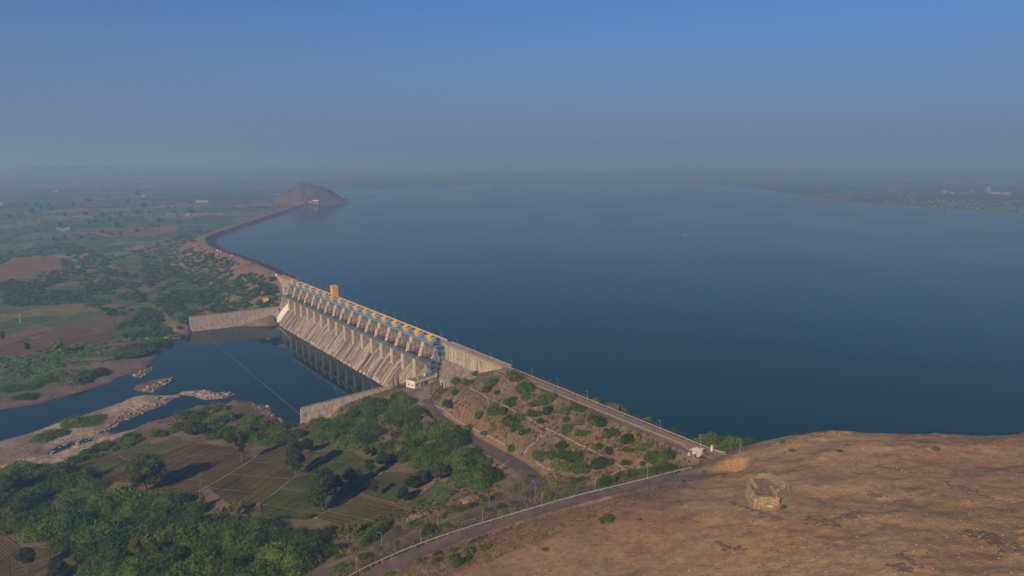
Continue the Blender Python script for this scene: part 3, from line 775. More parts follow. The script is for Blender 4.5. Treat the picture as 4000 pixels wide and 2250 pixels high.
chute_prof = [(-6, -9.3), (-3, -10.0), (0.5, -12.4), (4, -15.8), (8.4, -20.1), (11.2, -23.3), (14, -26.7), (17, -30.3), (20.5, -34.4)]
r2 = random.Random(3)
for b in range(17):
    t1, t0 = PIER_T[b] - 2.25, PIER_T[b + 1] + 2.25
    tt0, tt1 = PIER_T[b + 1], PIER_T[b]
    ch = MB().extr(chute_prof + [(20.5, -38), (-9, -38), (-9, -9.3)], t0 - .5, t1 + .5).build('chute', M_CHUTE, dam, loc=(0, 0, -0.55))
    # uneven lifts of old concrete running down the slope
    edges = [tt0]
    while edges[-1] < tt1 - 1.2: edges.append(edges[-1] + r2.uniform(1.5, 3.9))
    edges[-1] = tt1
    for q in range(len(edges) - 1):
        a0, a1 = edges[q], edges[q + 1]
        inpier = a1 > tt1 - 2.25 or a0 < tt0 + 2.25
        k0 = 4 if inpier else r2.choice([0, 0, 1, 3])
        k1 = r2.choice([7, 8, 8, 8])
        dz = r2.uniform(-.16, .24)
        pr = [(y, z) for y, z in chute_prof[k0:k1 + 1]]
        if inpier: pr[0] = (8.3, -20.0)
        MB().extr(pr + [(pr[-1][0] - .3, pr[-1][1] - 1.2), (pr[0][0] - .3, pr[0][1] - 1.2)], a0 + .02, a1 - .06).build('slab', M_CHUTE, ch, loc=(0, 0, .55 + dz))
# pale scoured blocks along the toe
M_PALE = mat('scoured_concrete', (.50, .38, .30), .9, var=.2, scale=1.0, rnd=.2)
for i in range(40):
    t = r2.uniform(-6, 280); w = r2.uniform(1.0, 3.0); z = r2.uniform(-33.0, -31.8); s = 19.3 + (-33.0 - z) * .85
    MB().extr([(s - .8, z + .9), (s + .5, z + .1), (s + .5, z - 1.5), (s - .8, z - 1.5)], t, t + w).build('toe_block', M_PALE, dam)
MB().extr([(-9.2, 3.25), (-9.2, -34), (-7.2, -34), (-5.6, -9.3), (-5.6, -8.6), (-7.2, 2.0), (-7.2, 3.25)], PIER_T[17], PIER_T[0]).build('breast_wall', M_PIER, dam)
MB().box(-84, 358, -9.0, -3.0, 3.3, 4.5).build('road_deck', M_DECK, dam)
MB().box(PIER_T[17] + 3, PIER_T[0] - 3, -9.3, -9.02, 4.2, 5.5).build('parapet', mat('parapet_concrete', (.47, .37, .26), .9, var=.12, scale=.4), dam)
MB().extr([(-9.1, 3.28), (-2.7, 3.28), (-2.7, -5.0), (5.5, -20.0), (5.5, -32), (-9.1, -32)], -86, PIER_T[17] - 3.5).build('abutment_wall', M_WALLC, dam)
MB().extr([(-2.6, 3.26), (-2.66, -4.9), (5.58, -20.0), (5.6, -32), (-2, -32)], -85.8, -80).build('abutment_cap', M_WALLC, dam)
MB().extr([(-9.1, 3.28), (-2.7, 3.28), (-2.7, -5.0), (5.5, -17.0), (5.5, -32), (-9.1, -32)], PIER_T[0] + 3.5, 359).build('abutment_wall', M_WALLC, dam)
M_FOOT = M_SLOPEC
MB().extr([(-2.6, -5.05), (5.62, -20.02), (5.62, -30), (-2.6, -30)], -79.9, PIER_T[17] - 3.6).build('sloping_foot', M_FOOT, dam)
MB().extr([(-2.66, 4.47), (-2.36, 4.47), (-2.36, 3.7), (-2.66, 3.7)], -84, PIER_T[17] - 3.7).build('coping', M_RAILC, dam)
# gallery door at the foot
g = MB().box(-34, -28.5, 3.6, 8.6, -18.3, -14.2).build('gallery_porch', M_WALLC, dam); MB().box(-32.6, -30.6, 8.55, 8.75, -18.2, -15.4).build('doorway', M_DARK, g)

def concrete_rail(name, t0, t1, s, lab, n=None):
    e = empty(name, (*W(t0, s), 4.5), DAM_ROT, label=lab, cat='railing')
    L = t1 - t0; n = n or int(L / 2.6)
    pm_ = MB().box(-.14, .14, -.14, .14, 0, 1.15).mesh('post', M_RAILC)
    for i in range(n + 1): ob('post', pm_, e, loc=(L * i / n, 0, 0))
    for z in (.45, 1.0): MB().box(.0, L, -.09, .09, z - .09, z + .09).build('rail', M_RAILC, e)
    return e
concrete_rail('railing', -84, -13, -2.85, 'concrete post railing on downstream side of the right abutment road')
concrete_rail('railing', -84, -13, -8.85, 'concrete post railing between the right abutment road and the reservoir')
concrete_rail('railing', 306, 358, -2.85, 'concrete post railing on downstream side of the far abutment road')
concrete_rail('railing', 306, 358, -8.85, 'concrete post railing between the far abutment road and the reservoir')

# radial gates
for b in range(17):
    tc = (PIER_T[b] + PIER_T[b + 1]) / 2
    k = 17 - b
    e = empty('radial_gate', (*W(tc, 0), -9.4), DAM_ROT, label='rusty radial gate in the %s bay from the blue stair tower' % ORD[k - 1], cat='gate', group='radial gates between the piers')
    mb = MB(); arc = []
    for q in range(9):
        a_ = R(168 + 52 * q / 8); arc.append((6 + 11.2 * math.cos(a_), 2.6 + 11.2 * math.sin(a_) * .95 + 2.2))
    arc = [(y, z) for y, z in arc]
    mb.extr(arc + [(y - .35, z) for y, z in arc[::-1]], -6.85, 6.85); mb.build('skin_plate', M_RUST, e)
    for q in (2, 4, 6):
        y, z = arc[q]; MB().box(-6.8, 6.8, y, y + .6, z - .25, z + .25).build('girder', M_RUST, e)
    for sx in (-5.2, 5.2):
        for q in (2, 6):
            y, z = arc[q]; MB().bar((sx * .9, y + .3, z), (sx, 5.6, 2.6), .5, .5).build('arm', M_RUST, e)
    MB().tube((-6.9, 5.8, 2.5), (6.9, 5.8, 2.5), .45).build('trunnion_beam', M_RUST, e)
    for sx in (-6.4, 6.4): MB().tube((sx, 3.6, -6), (sx + .9 * (1 if sx < 0 else -1), 3.6, -6), .3).build('bearing', M_RUST, e)

# hoists
M_WHEEL = mat('gear_blue', (.17, .36, .52), .5, 0, var=.2, scale=.8, dirt=(.12, .24, .34))
def make_hoist():
    e = empty('gate_hoist', (0, 0, 0))
    deck = MB().box(-9.1, 9.1, -2.6, 3.2, .5, .85); deck.build('platform', M_BLUE, e)
    for y in (-2.5, 3.1):
        MB().box(-9.0, 9.0, y - .18, y + .18, -.35, .48).build('girder', M_BLUE, e)
    st = MB()
    for i in range(15): st.box(-8.6 + i * 1.2, -8.25 + i * 1.2, 3.29, 3.36, -.25, .3)
    st.build('stiffener', M_BLUEL, e, kind='stuff')
    rl = MB()
    for i in range(10): rl.box(-8.7 + i * 1.9, -8.6 + i * 1.9, 3.05, 3.15, .85, 1.9)
    rl.box(-8.8, 8.8, 3.06, 3.14, 1.85, 1.95); rl.box(-8.8, 8.8, 3.06, 3.14, 1.35, 1.42); rl.build('handrail', M_BLUEL, e)
    hut = MB().box(-3.5, 2.6, -2.2, 2.2, .85, 3.9).build('hut', M_ORANGE, e)
    rf = MB()
    rf.extr([(-2.6, 3.85), (-.1, 4.85), (2.6, 3.85), (2.6, 4.0), (-.1, 5.05), (-2.6, 4.0)], -3.9, 3.0)
    rf.build('roof', M_ORANGED, hut)
    ribs = MB()
    for i in range(7): ribs.extr([(-2.6, 4.02), (-.1, 5.07), (2.6, 4.02), (2.6, 4.12), (-.1, 5.17), (-2.6, 4.12)], -3.6 + i * 1.0, -3.48 + i * 1.0)
    ribs.build('roof_rib', M_ORANGE, hut)
    MB().box(-3.58, -3.48, -.4, .6, .9, 2.9).build('door', mat('hut_door', (.45, .14, .012), .6), hut)
    MB().box(-1.6, -.4, 2.18, 2.28, 1.7, 2.6).build('louvre', mat('hut_door', (.45, .14, .012), .6), hut)
    hut.scale = (.78, 1, 1)
    for sx, nm in ((-1, 'near'), (1, 'far')):
        c = -5.6 if sx < 0 else 5.4
        w = MB().tube((c - .35, .4, 2.25), (c + .35, .4, 2.25), 1.95, n=20).build('gear_wheel', M_WHEEL, e)
        MB().tube((c - .55, .4, 2.25), (c - .36, .4, 2.25), .75, n=14).build('hub', M_BLUEL, w)
        MB().tube((c + .6, .4, 2.1), (c + 2.0, .4, 2.1), 1.0, n=14).build('rope_drum', M_BLUEL, e)
        MB().tube((c - 2.0, .4, 2.1), (c - .6, .4, 2.1), .95, n=14).build('rope_drum', M_BLUE, e)
        MB().box(c - 2.2, c + 2.2, -1.0, 1.8, .86, 1.3).build('bed_frame', M_BLUED, e)
        MB().tube((c + 2.0, .4, 2.1), (c - 2.0 * 0 + 3.0 * (-sx), .4, 2.1), .14).build('shaft', M_BLUED, e)
    return e
hoist = make_hoist()
for b in range(17):
    tc = (PIER_T[b] + PIER_T[b + 1]) / 2
    lab = 'orange hut hoist with blue drums, %s from the blue stair tower' % ORD[16 - b]
    loc = (*W(tc, 0), 3.85)
    if b == 0:
        h0 = hoist; h0.location = loc; h0.rotation_euler = (0, 0, DAM_ROT); h0['label'] = lab; h0['category'] = 'hoist'; h0['group'] = 'gate hoists along the dam'
    else: clone(hoist, loc, DAM_ROT, label=lab)

# catwalk along the pier noses
M_CAT = mat('catwalk_steel', (.12, .19, .24), .6, 0, var=.25, scale=.8, dirt=(.10, .12, .13))
cw = empty('catwalk', (*W(-9, 7.2), -8.4), DAM_ROT, label='long blue steel footbridge running along the pier noses', cat='footbridge')
L = 320
MB().box(0, L, -.95, .95, .0, .14).build('deck', mat('grating', (.16, .20, .21), .7, var=.2), cw)
for y in (-1.05, 1.05): MB().box(0, L, y - .1, y + .1, -.75, .12).build('girder', M_CAT, cw)
mb = MB()
for i in range(161):
    for y in (-1.05, 1.05): mb.box(i * 2.0 - .05, i * 2.0 + .05, y - .05, y + .05, .14, 1.25)
for y in (-1.05, 1.05):
    for z in (.7, 1.22): mb.box(0, L, y - .04, y + .04, z - .04, z + .04)
mb.build('handrail', M_CAT, cw)
# beams set back under the hoist bridge
for b in range(17):
    tc = (PIER_T[b] + PIER_T[b + 1]) / 2
    MB().box(tc - 6.95, tc + 6.95, 3.4, 4.2, -9.2, -8.3).build('tie_beam', M_RUST, dam)
# inclined stairs from hoist bridge to catwalk
for k, j in enumerate([2, 5, 8, 12, 15]):
    t = PIER_T[j] + 3.4
    e = empty('access_stair', (*W(t, 0), -8.3), DAM_ROT, label='steep dark steel stair to the catwalk, %s from the blue stair tower' % ORD[4 - k], cat='stair', group='steel stairs between hoist bridge and catwalk')
    for x in (-.5, .5): MB().bar((x, 2.6, 11.8), (x, 6.2, .2), .18, .55).build('stringer', M_BLUED, e)
    mb = MB()
    for i in range(26):
        f = (i + .5) / 26; mb.box(-.45, .45, 2.6 + 3.6 * f - .16, 2.6 + 3.6 * f + .16, 11.8 - 11.6 * f - .03, 11.8 - 11.6 * f + .03)
    mb.build('tread', M_BLUED, e)
    for x in (-.55, .55): MB().bar((x, 3.0, 12.6), (x, 6.6, 1.2), .08).build('handrail', M_BLUE, e)

M_TOWER = mat('tower_steel', (.10, .25, .36), .6, 0, var=.25, scale=.8, dirt=(.10, .11, .12))
def lattice_tower(loc, w, d, levels, lab, zs):
    e = empty('stair_tower', loc, DAM_ROT, label=lab, cat='stair tower')
    for x in (-w, w):
        for y in (-d, d): MB().box(x - .16, x + .16, y - .16, y + .16, 0, zs[-1]).build('column', M_TOWER, e)
    for i, z in enumerate(zs[1:]):
        MB().box(-w - .3, w + .3, -d - .3, d + .3, z - .12, z).build('landing', M_BLUED, e)
        mb = MB()
        for x in (-w - .25, w + .25):
            mb.bar((x, -d - .25, z + 1.1), (x, d + .25, z + 1.1), .08)
        for y in (-d - .25, d + .25):
            mb.bar((-w - .25, y, z + 1.1), (w + .25, y, z + 1.1), .08)
            for q in range(6): mb.box(-w - .2 + q * (2 * w + .4) / 5 - .04, -w - .2 + q * (2 * w + .4) / 5 + .04, y - .04, y + .04, z, z + 1.1)
        mb.build('handrail', M_TOWER, e)
    for i in range(len(zs) - 1):
        z0, z1 = zs[i], zs[i + 1] - .1
        for y in (-d, d):
            MB().bar((-w, y, z0), (w, y, z1), .14).build('brace', M_TOWER, e); MB().bar((w, y, z0), (-w, y, z1), .14).build('brace', M_TOWER, e)
        for x in (-w, w):
            MB().bar((x, -d, z0), (x, d, z1), .14).build('brace', M_TOWER, e); MB().bar((x, d, z0), (x, -d, z1), .14).build('brace', M_TOWER, e)
        s_ = 1 if i % 2 else -1
        MB().bar((-w * .8 * s_, d * .4 * s_, z0 + .1), (w * .8 * s_, d * .4 * s_, z1), .9, .18).build('stair_flight', M_BLUED, e)
    return e
lattice_tower((*W(-14.6, 7.6), -18.2), 2.6, 2.4, 4, 'blue lattice stair tower behind the white building', [0, 4.6, 9.6, 13.4])
lattice_tower((*W(-13.2, 1.2), -5.2), 1.7, 2.2, 2, 'upper blue lattice stair beside the last hoist', [0, 4.4, 8.4])
lattice_tower((*W(309.5, 8.0), -16.5), 2.0, 2.0, 2, 'blue lattice stair tower at the far end of the catwalk', [0, 4.2, 8.1])
lattice_tower((*W(307.5, 1.5), -5.8), 1.8, 2.4, 2, 'small blue lattice stair below the far abutment road', [0, 4.6])

# training walls, end sill
def training_wall(name, pts, thick, lab, m, zbot=-37, posts=True):
    """pts: (t, s, z top)"""
    e = empty(name, (*W(pts[0][0], pts[0][1]), pts[0][2]), DAM_ROT, label=lab, cat='wall')
    t0, s0, z0 = pts[0]
    mb = MB()
    for (ta, sa_, za), (tb, sb, zb) in zip(pts[:-1], pts[1:]):
        mb.add([(ta - t0, sa_ - s0, za - z0), (ta + thick - t0, sa_ - s0, za - z0), (ta + thick * 1.9 - t0, sa_ - s0, zbot - z0), (ta - .5 * (1 if thick > 0 else -1) - t0, sa_ - s0, zbot - z0),
                (tb - t0, sb - s0, zb - z0), (tb + thick - t0, sb - s0, zb - z0), (tb + thick * 1.9 - t0, sb - s0, zbot - z0), (tb - .5 * (1 if thick > 0 else -1) - t0, sb - s0, zbot - z0)],
               [(0, 1, 2, 3), (4, 5, 6, 7), (0, 1, 5, 4), (1, 2, 6, 5), (2, 3, 7, 6), (3, 0, 4, 7)])
    mb.build('wall', m, e)
    if posts:
        pm_ = MB().box(-.13, .13, -.13, .13, 0, 1.1).mesh('post', M_RAILC)
        for (ta, sa_, za), (tb, sb, zb) in zip(pts[:-1], pts[1:]):
            n_ = max(2, int((sb - sa_) / 2.6))
            for i in range(n_):
                f = (i + .5) / n_; ob('post', pm_, e, loc=(ta + (tb - ta) * f - t0 + thick * .5, sa_ + (sb - sa_) * f - s0, za + (zb - za) * f - z0))
            for z in (.5, 1.0): MB().bar((ta - t0 + thick * .5, sa_ - s0, za - z0 + z), (tb - t0 + thick * .5, sb - s0, zb - z0 + z), .16).build('rail', M_RAILC, e)
    return e
M_TRAIN = conc('training_wall_concrete', (.42, .36, .29), (.27, .23, .185))
training_wall('training_wall', [(299.4, 14, -18.4), (299.4, 60, -19.2), (299.4, 97, -19.6)], 1.6, 'high concrete training wall on the far side of the basin', M_TRAIN)
training_wall('training_wall', [(-7.2, 17, -19.0), (-7.2, 45, -20.2), (-7.2, 93, -24)], -1.6, 'concrete training wall with post railing on the near side of the basin', M_TRAIN)
MB().extr([(87.8, -32.94), (88.6, -32.94), (89.6, -37), (86.8, -37)], -7, 299).build('end_sill', mat('algae_sill', (.10, .09, .055), .9, var=.25, scale=.4), loc=(O[0], O[1], 0), rz=DAM_ROT, label='narrow concrete end sill just breaking the basin water surface', cat='sill')

# white water in the far bay
def whitewater():
    t1, t0 = PIER_T[0] - 2.3, PIER_T[1] + 2.3
    V, F_ = [], []
    pr = smooth_line([(y, z + .7, 0) for y, z in chute_prof[2:-1]] + [(22.5, -32.95, 0), (25.5, -32.93, 0)], .6)
    nx = 22
    for i, (y, z, _) in enumerate(pr):
        for k in range(nx):
            f = k / (nx - 1); j = r2.uniform(-.14, .14) if 0 < k < nx - 1 else 0
            sp = max(0, y - 19) * .5
            V.append((t0 + (t1 - t0) * f + (f - .5) * sp, y + (r2.uniform(-.9, .9) if i > len(pr) - 5 else 0), max(z + j + .15 * math.sin(f * 40), -32.93)))
    for i in range(len(pr) - 1):
        for k in range(nx - 1):
            a = i * nx + k; F_.append((a, a + 1, a + nx + 1, a + nx))
    m = mat('white_water', (.72, .70, .68), .6, var=.22, scale=1.6, stretch=(2.5, .25, .25))
    ob('white_water', big_mesh('white_water', V, F_, m), loc=(O[0], O[1], 0), rz=DAM_ROT, label='white water running down the farthest spillway bay', cat='water')
whitewater()

# gantry and boxes
def yellow_tower():
    e = empty('gantry_housing', (*W(197.5, -6.6), 4.5), DAM_ROT, label='tall yellow panelled gantry housing standing on the dam crest', cat='gantry')
    w, d, h = 3.3, 2.3, 10.5
    MB().box(-w, w, -d, d, 1.0, h).build('panel_body', M_YELLOW, e)
    MB().box(-w - .2, w + .2, -d - .2, d + .2, h, h + .3).build('roof', M_YELLOW, e)
    rb = mat('yellow_rib', (.50, .27, .012), .6)
    for i in range(5):
        x = -w + i * w / 2
        for y in (-d - .08, d + .08): MB().box(x - .1, x + .1, y - .08, y + .08, 1.0, h).build('rib', rb, e)
    for i in range(4):
        y = -d + (i + .5) * d / 2
        for x in (-w - .07, w + .07): MB().box(x - .07, x + .07, y - .1, y + .1, 1.0, h).build('rib', rb, e)
    for z in (3.4, 5.8, 8.2): MB().box(-w - .17, w + .17, -d - .18, d + .18, z - .09, z + .09).build('band', rb, e)
    for x in (-w + .3, w - .3):
        for y in (-d + .2, d - .2): MB().tube((x - .25, y, .45), (x + .25, y, .45), .42, n=12).build('wheel', M_DARK, e)
    MB().box(-w, w, -d, d, .6, .98).build('bogie_frame', M_YELLOW, e)
yellow_tower()
p = hit1(1039, 1182)
e = empty('yellow_cabin', (p[0], p[1], p[2] - .2), R(20), label='small yellow steel cabin in the scrub above the far training wall', cat='cabin')
MB().box(-2.6, 2.6, -2.2, 2.2, .3, 4.4).build('body', M_YELLOW, e)
MB().box(-2.8, 2.8, -2.4, 2.4, 4.4, 4.7).build('roof', M_YELLOW, e)
for i in range(6): MB().box(-2.5 + i * 1.0 - .08, -2.5 + i * 1.0 + .08, -2.3, -2.18, .3, 4.4).build('rib', mat('yellow_rib', (.50, .27, .012), .6), e)
MB().box(.5, 1.5, -2.26, -2.1, .4, 2.6).build('door', M_DARK, e)
for x in (-2.3, 2.3): MB().box(x - .2, x + .2, -2, 2, 0, .3).build('skid', M_RUST, e)

# ------------------------------------------------------------------ white building
def power_house():
    n0 = W(-25.8, 25.3); q = W(-18.2, 4.9); d = (q - n0) / np.hypot(*(q - n0)); rz = math.atan2(d[1], d[0])
    e = empty('control_house', (*n0, -18.0), rz, label='cream flat-roofed control house at the foot of the dam', cat='building')
    Lx, Wy, H = 21.5, 7.4, 4.6          # local x along the front, y to the back
    wl_ = MB()
    wl_.box(0, Lx, 0, .25, 0, H); wl_.box(0, Lx, Wy - .25, Wy, 0, H); wl_.box(0, .25, .25, Wy - .25, 0, H); wl_.box(Lx - .25, Lx, .25, Wy - .25, 0, H)
    wl_.build('wall', M_WHITE, e)
    MB().box(.25, Lx - .25, .25, Wy - .25, H - .75, H - .5).build('roof', mat('roof_screed', (.22, .17, .13), .95, var=.25, scale=.5), e)
    MB().box(-.3, Lx + .3, -.3, 0, 3.1, 3.3).build('sunshade', M_WHITE, e); MB().box(-.3, 0, 0.0, Wy, 3.1, 3.3).build('sunshade', M_WHITE, e)
    fr = M_RUST
    def window(x0, x1, z0, z1, side):
        if side == 'f':
            o = MB().box(x0, x1, -.03, .02, z0, z1).build('window', M_DARK, e)
            f = MB(); f.box(x0 - .1, x1 + .1, -.08, -.03, z1, z1 + .12); f.box(x0 - .1, x1 + .1, -.1, -.03, z0 - .12, z0); f.box((x0 + x1) / 2 - .05, (x0 + x1) / 2 + .05, -.07, -.03, z0, z1); f.build('frame', M_WHITE, o)
        else:
            o = MB().box(-.03, .02, x0, x1, z0, z1).build('window', M_DARK, e)
            f = MB(); f.box(-.08, -.03, x0 - .1, x1 + .1, z1, z1 + .12); f.box(-.1, -.03, x0 - .1, x1 + .1, z0 - .12, z0); f.box(-.07, -.03, (x0 + x1) / 2 - .05, (x0 + x1) / 2 + .05, z0, z1); f.build('frame', M_WHITE, o)
    window(1.2, 2.9, 1.0, 2.3, 'f'); window(17.2, 18.9, 1.1, 2.3, 'f')
    window(1.2, 2.6, 1.1, 2.3, 's'); window(4.6, 6.0, 1.1, 2.3, 's')
    MB().box(6.2, 7.3, -.04, .03, 0, 2.3).build('door', M_RUST, e)
    sh = MB().box(8.6, 12.0, -.04, .03, 0, 2.6).build('shutter', mat('shutter_steel', (.17, .16, .17), .6), e)
    mb = MB()
    for i in range(9): mb.box(8.6, 12.0, -.09, -.05, .2 + i * .27, .3 + i * .27)
    mb.build('slat', mat('shutter_steel', (.17, .16, .17), .6), sh)
    MB().box(19.6, 20.6, -.04, .03, 0, 2.2).build('door', M_RUST, e)
    t = MB().tube((14.5, 4.8, H - .5), (14.5, 4.8, H + .9), .6, .6, 14).build('roof_tank', M_WHITE, e); MB().tube((14.5, 4.8, H + .9), (14.5, 4.8, H + 1.15), .6, .25, 14).build('lid', M_WHITE, t)
    MB().box(6, 6.5, 3, 3.5, H - .5, H + .5).build('vent', M_WHITE, e)
power_house()
# tank beside the building, and the switchyard masts on its other side
p = W(-27.5, 4.2); e = empty('water_tank', (*p, -18.05), 0, label='small white water tank on the forecourt beside the control house', cat='tank')
MB().tube((0, 0, 0), (0, 0, 1.4), .7, .7, 16).build('body', M_WHITE, e); MB().tube((0, 0, 1.4), (0, 0, 1.7), .7, .2, 16).build('lid', M_WHITE, e)
for k, (t, s) in enumerate([(-13.0, 31), (-15.5, 35), (-19.5, 33.5), (-22, 38)]):
    x, y = W(t, s); e = empty('switchyard_mast', (x, y, H1(x, y) - .2), DAM_ROT, label='thin dark lattice mast beside the control house, %s from the basin' % ORD[k], cat='mast', group='switchyard masts')
    for q in range(4):
        sx, sy = (1 if q & 1 else -1), (1 if q & 2 else -1)
        MB().bar((.55 * sx, .55 * sy, 0), (.16 * sx, .16 * sy, 7.5), .13).build('leg', M_RUST, e)
    mb = MB()
    for q in range(6):
        z0, z1 = q * 1.2, q * 1.2 + 1.2; w0, w1 = .55 - .052 * z0, .55 - .052 * z1
        mb.bar((-w0, -w0, z0), (w1, -w1, z1), .08); mb.bar((w0, w0, z0), (-w1, w1, z1), .08); mb.bar((-w0, w0, z0), (-w1, -w1, z1), .08)
    mb.build('bracing', M_RUST, e); MB().bar((-1.2, 0, 7.2), (1.2, 0, 7.2), .14).build('crossarm', M_RUST, e)

# ------------------------------------------------------------------ lamps, rails, drains, kerbs
def make_lamp():
    e = empty('lamp_post', (0, 0, 0))
    MB().tube((0, 0, -.3), (0, 0, 5.2), .075, .055, 6).build('pole', M_GALV, e)
    MB().box(-.2, .2, -.2, .2, -.3, .25).build('footing', M_RAILC, e)
    a = MB().bar((0, 0, 5.15), (0, .95, 5.4), .08).build('arm', M_GALV, e)
    MB().box(-.12, .12, .75, 1.35, 5.34, 5.48).build('lantern', M_GALV, e)
    return e
lamp = make_lamp(); used = []
def put_lamp(x, y, z, rz, lab, group):
    if not used:
        lamp.location = (x, y, z); lamp.rotation_euler = (0, 0, rz); lamp['label'] = lab; lamp['category'] = 'lamp post'; lamp['group'] = group; used.append(1); return lamp
    return clone(lamp, (x, y, z), rz, label=lab, group=group)
for i in range(21):
    t = 352 - i * PITCHM * 1.0 - (0 if i < 3 else 0)
    if t < -12: break
    put_lamp(*W(t, -9.7), 4.3, DAM_ROT, 'grey lamp post behind the hoists, %s from the far end of the dam deck' % ORD[i], 'lamp posts on the dam deck')
zC = lambda x, y: (1400 + x * .3106, 1150 + y * .3106)
zD = lambda x, y: (1600 + x * .345, 1400 + y * .345)
zE = lambda x, y: (2300 + x * .3106, 1550 + y * .3106)
zF = lambda x, y: (1300 + x * .5435, 1750 + y * .5435)
for i, p in enumerate([zC(1068, 575), zC(1245, 655), zC(1463, 742), zC(1668, 828), zC(1930, 938), zD(1385, 212), zD(1680, 332), zD(2015, 482), zE(423, 232), zE(897, 432), zE(1403, 618)]):
    w = G(*p, 4.5)
    put_lamp(w[0], w[1], 4.35, DAM_ROT, 'grey lamp post beside the near crest road, %s from the blue stair tower' % ORD[i], 'lamp posts on the near crest road')
for i, p in enumerate([zD(275, 392), zD(317, 557), zD(545, 707), zD(836, 868), zD(1153, 1036), zD(1524, 1240)]):
    w = hit1(*p); put_lamp(w[0], w[1], w[2], DAM_ROT + math.pi, 'grey lamp post beside the lower road, %s from the control house' % ORD[i], 'lamp posts on the embankment side of the lower road')
for i, p in enumerate([zF(2262, 212), zF(1888, 308), zF(1502, 418), zF(1075, 542), zF(630, 683), zF(172, 893)]):
    w = hit1(*p); put_lamp(w[0], w[1], w[2], R(200), 'grey lamp post behind the hill road guard rail, %s from the crest gate' % ORD[i], 'lamp posts along the hill road')
for i, p in enumerate([zF(1453, 328), zF(1125, 438), zF(753, 545), zF(352, 708)]):
    w = hit1(*p); put_lamp(w[0], w[1], w[2], R(60), 'grey lamp post between the two roads, %s from the road bend' % ORD[i], 'lamp posts between the two roads')
w = hit1(2890, 1766); put_lamp(w[0], w[1], w[2], R(120), 'grey lamp post half hidden behind the hill shoulder', 'lamp posts on the near crest road')
cum = np.concatenate([[0], np.cumsum(np.hypot(*np.diff(CREST_L[:, :2], axis=0).T))])
for i in range(26):
    dd = 24 + i * 27.0
    x, y = np.interp(dd, cum, CREST_L[:, 0]), np.interp(dd, cum, CREST_L[:, 1])
    x2, y2 = np.interp(dd + 3, cum, CREST_L[:, 0]), np.interp(dd + 3, cum, CREST_L[:, 1])
    d = np.array([x2 - x, y2 - y]); d /= np.hypot(*d)
    put_lamp(x + d[1] * 4.4, y - d[0] * 4.4, 4.3, math.atan2(d[1], d[0]), 'distant lamp post on the curving embankment, %s beyond the dam deck' % ORD[i], 'lamp posts on the far embankment')

def guard_rail(line, lab, every=4.0, hgt=.78):
    P = smooth_line(np.asarray(line, float), 2.0) if len(line) > 2 else np.asarray(line, float)
    e = empty('guard_rail', tuple(P[0]), 0, label=lab, cat='guard rail')
    Q = P - P[0]; n_ = len(Q)
    V, f = [], []
    d = np.gradient(Q[:, :2], axis=0); d /= np.linalg.norm(d, axis=1)[:, None] + 1e-9
    for (x, y, z), (dx, dy) in zip(Q, d):
        for o_, h_ in ((-.05, hgt - .22), (.06, hgt - .1), (-.02, hgt), (.06, hgt + .1), (-.05, hgt + .22), (-.12, hgt)): V.append((x - dy * o_, y + dx * o_, z + h_))
    for i in range(n_ - 1):
        for k in range(6): f.append((6 * i + k, 6 * i + (k + 1) % 6, 6 * i + 6 + (k + 1) % 6, 6 * i + 6 + k))
    ob('rail_beam', big_mesh('rail_beam', V, f, M_GALV), e)
    pm_ = MB().box(-.09, .09, -.09, .09, -.5, hgt + .15).mesh('post', M_GALV)
    c = np.concatenate([[0], np.cumsum(np.linalg.norm(np.diff(Q[:, :2], axis=0), axis=1))])
    for dd in np.arange(0, c[-1], every):
        ob('post', pm_, e, loc=tuple(np.interp(dd, c, Q[:, k]) for k in range(3)))
rl = [zF(2576, 147), zF(2100, 266), zF(1700, 366), zF(1300, 481), zF(1000, 571), zF(700, 671), zF(400, 791), zF(130, 916), zF(-200, 1075)]
pl = []
for x, y in rl:
    a = hit1(x, y)
    dU, _, zU = line_d(np.array([a[0]]), np.array([a[1]]), UPPER)
    z = min(float(zU[0]), 4.4); g_ = G(x, y, z); pl.append((g_[0], g_[1], H1(*g_)))
guard_rail(pl, 'grey steel guard rail along the valley side of the hill road')
guard_rail([WZ(-252, -5.4, 4.4), WZ(-246, -5.3, 4.4), WZ(-86, -6.0, 4.4)], 'grey guard rail between the crest road and the reservoir')
ez = zE(1195, 622); eb_ = zE(1398, 845)
ge = G(*ez, 4.4); gb = G(*eb_, 4.2)
guard_rail([WZ(-86, 3.0, 4.4), (ge[0], ge[1], 4.35)], 'grey guard rail on the slope side of the crest road')
guard_rail([(ge[0], ge[1], 4.35), (gb[0], gb[1], H1(*gb))], 'short guard rail turning down beside the parked motorcycles')
g0, g1 = G(*zE(1540, 678), 4.4), G(*zE(1720, 738), 4.4)
guard_rail([(g0[0], g0[1], H1(*g0)), (g1[0], g1[1], H1(*g1))], 'short guard rail past the white gate pillar towards the hill')

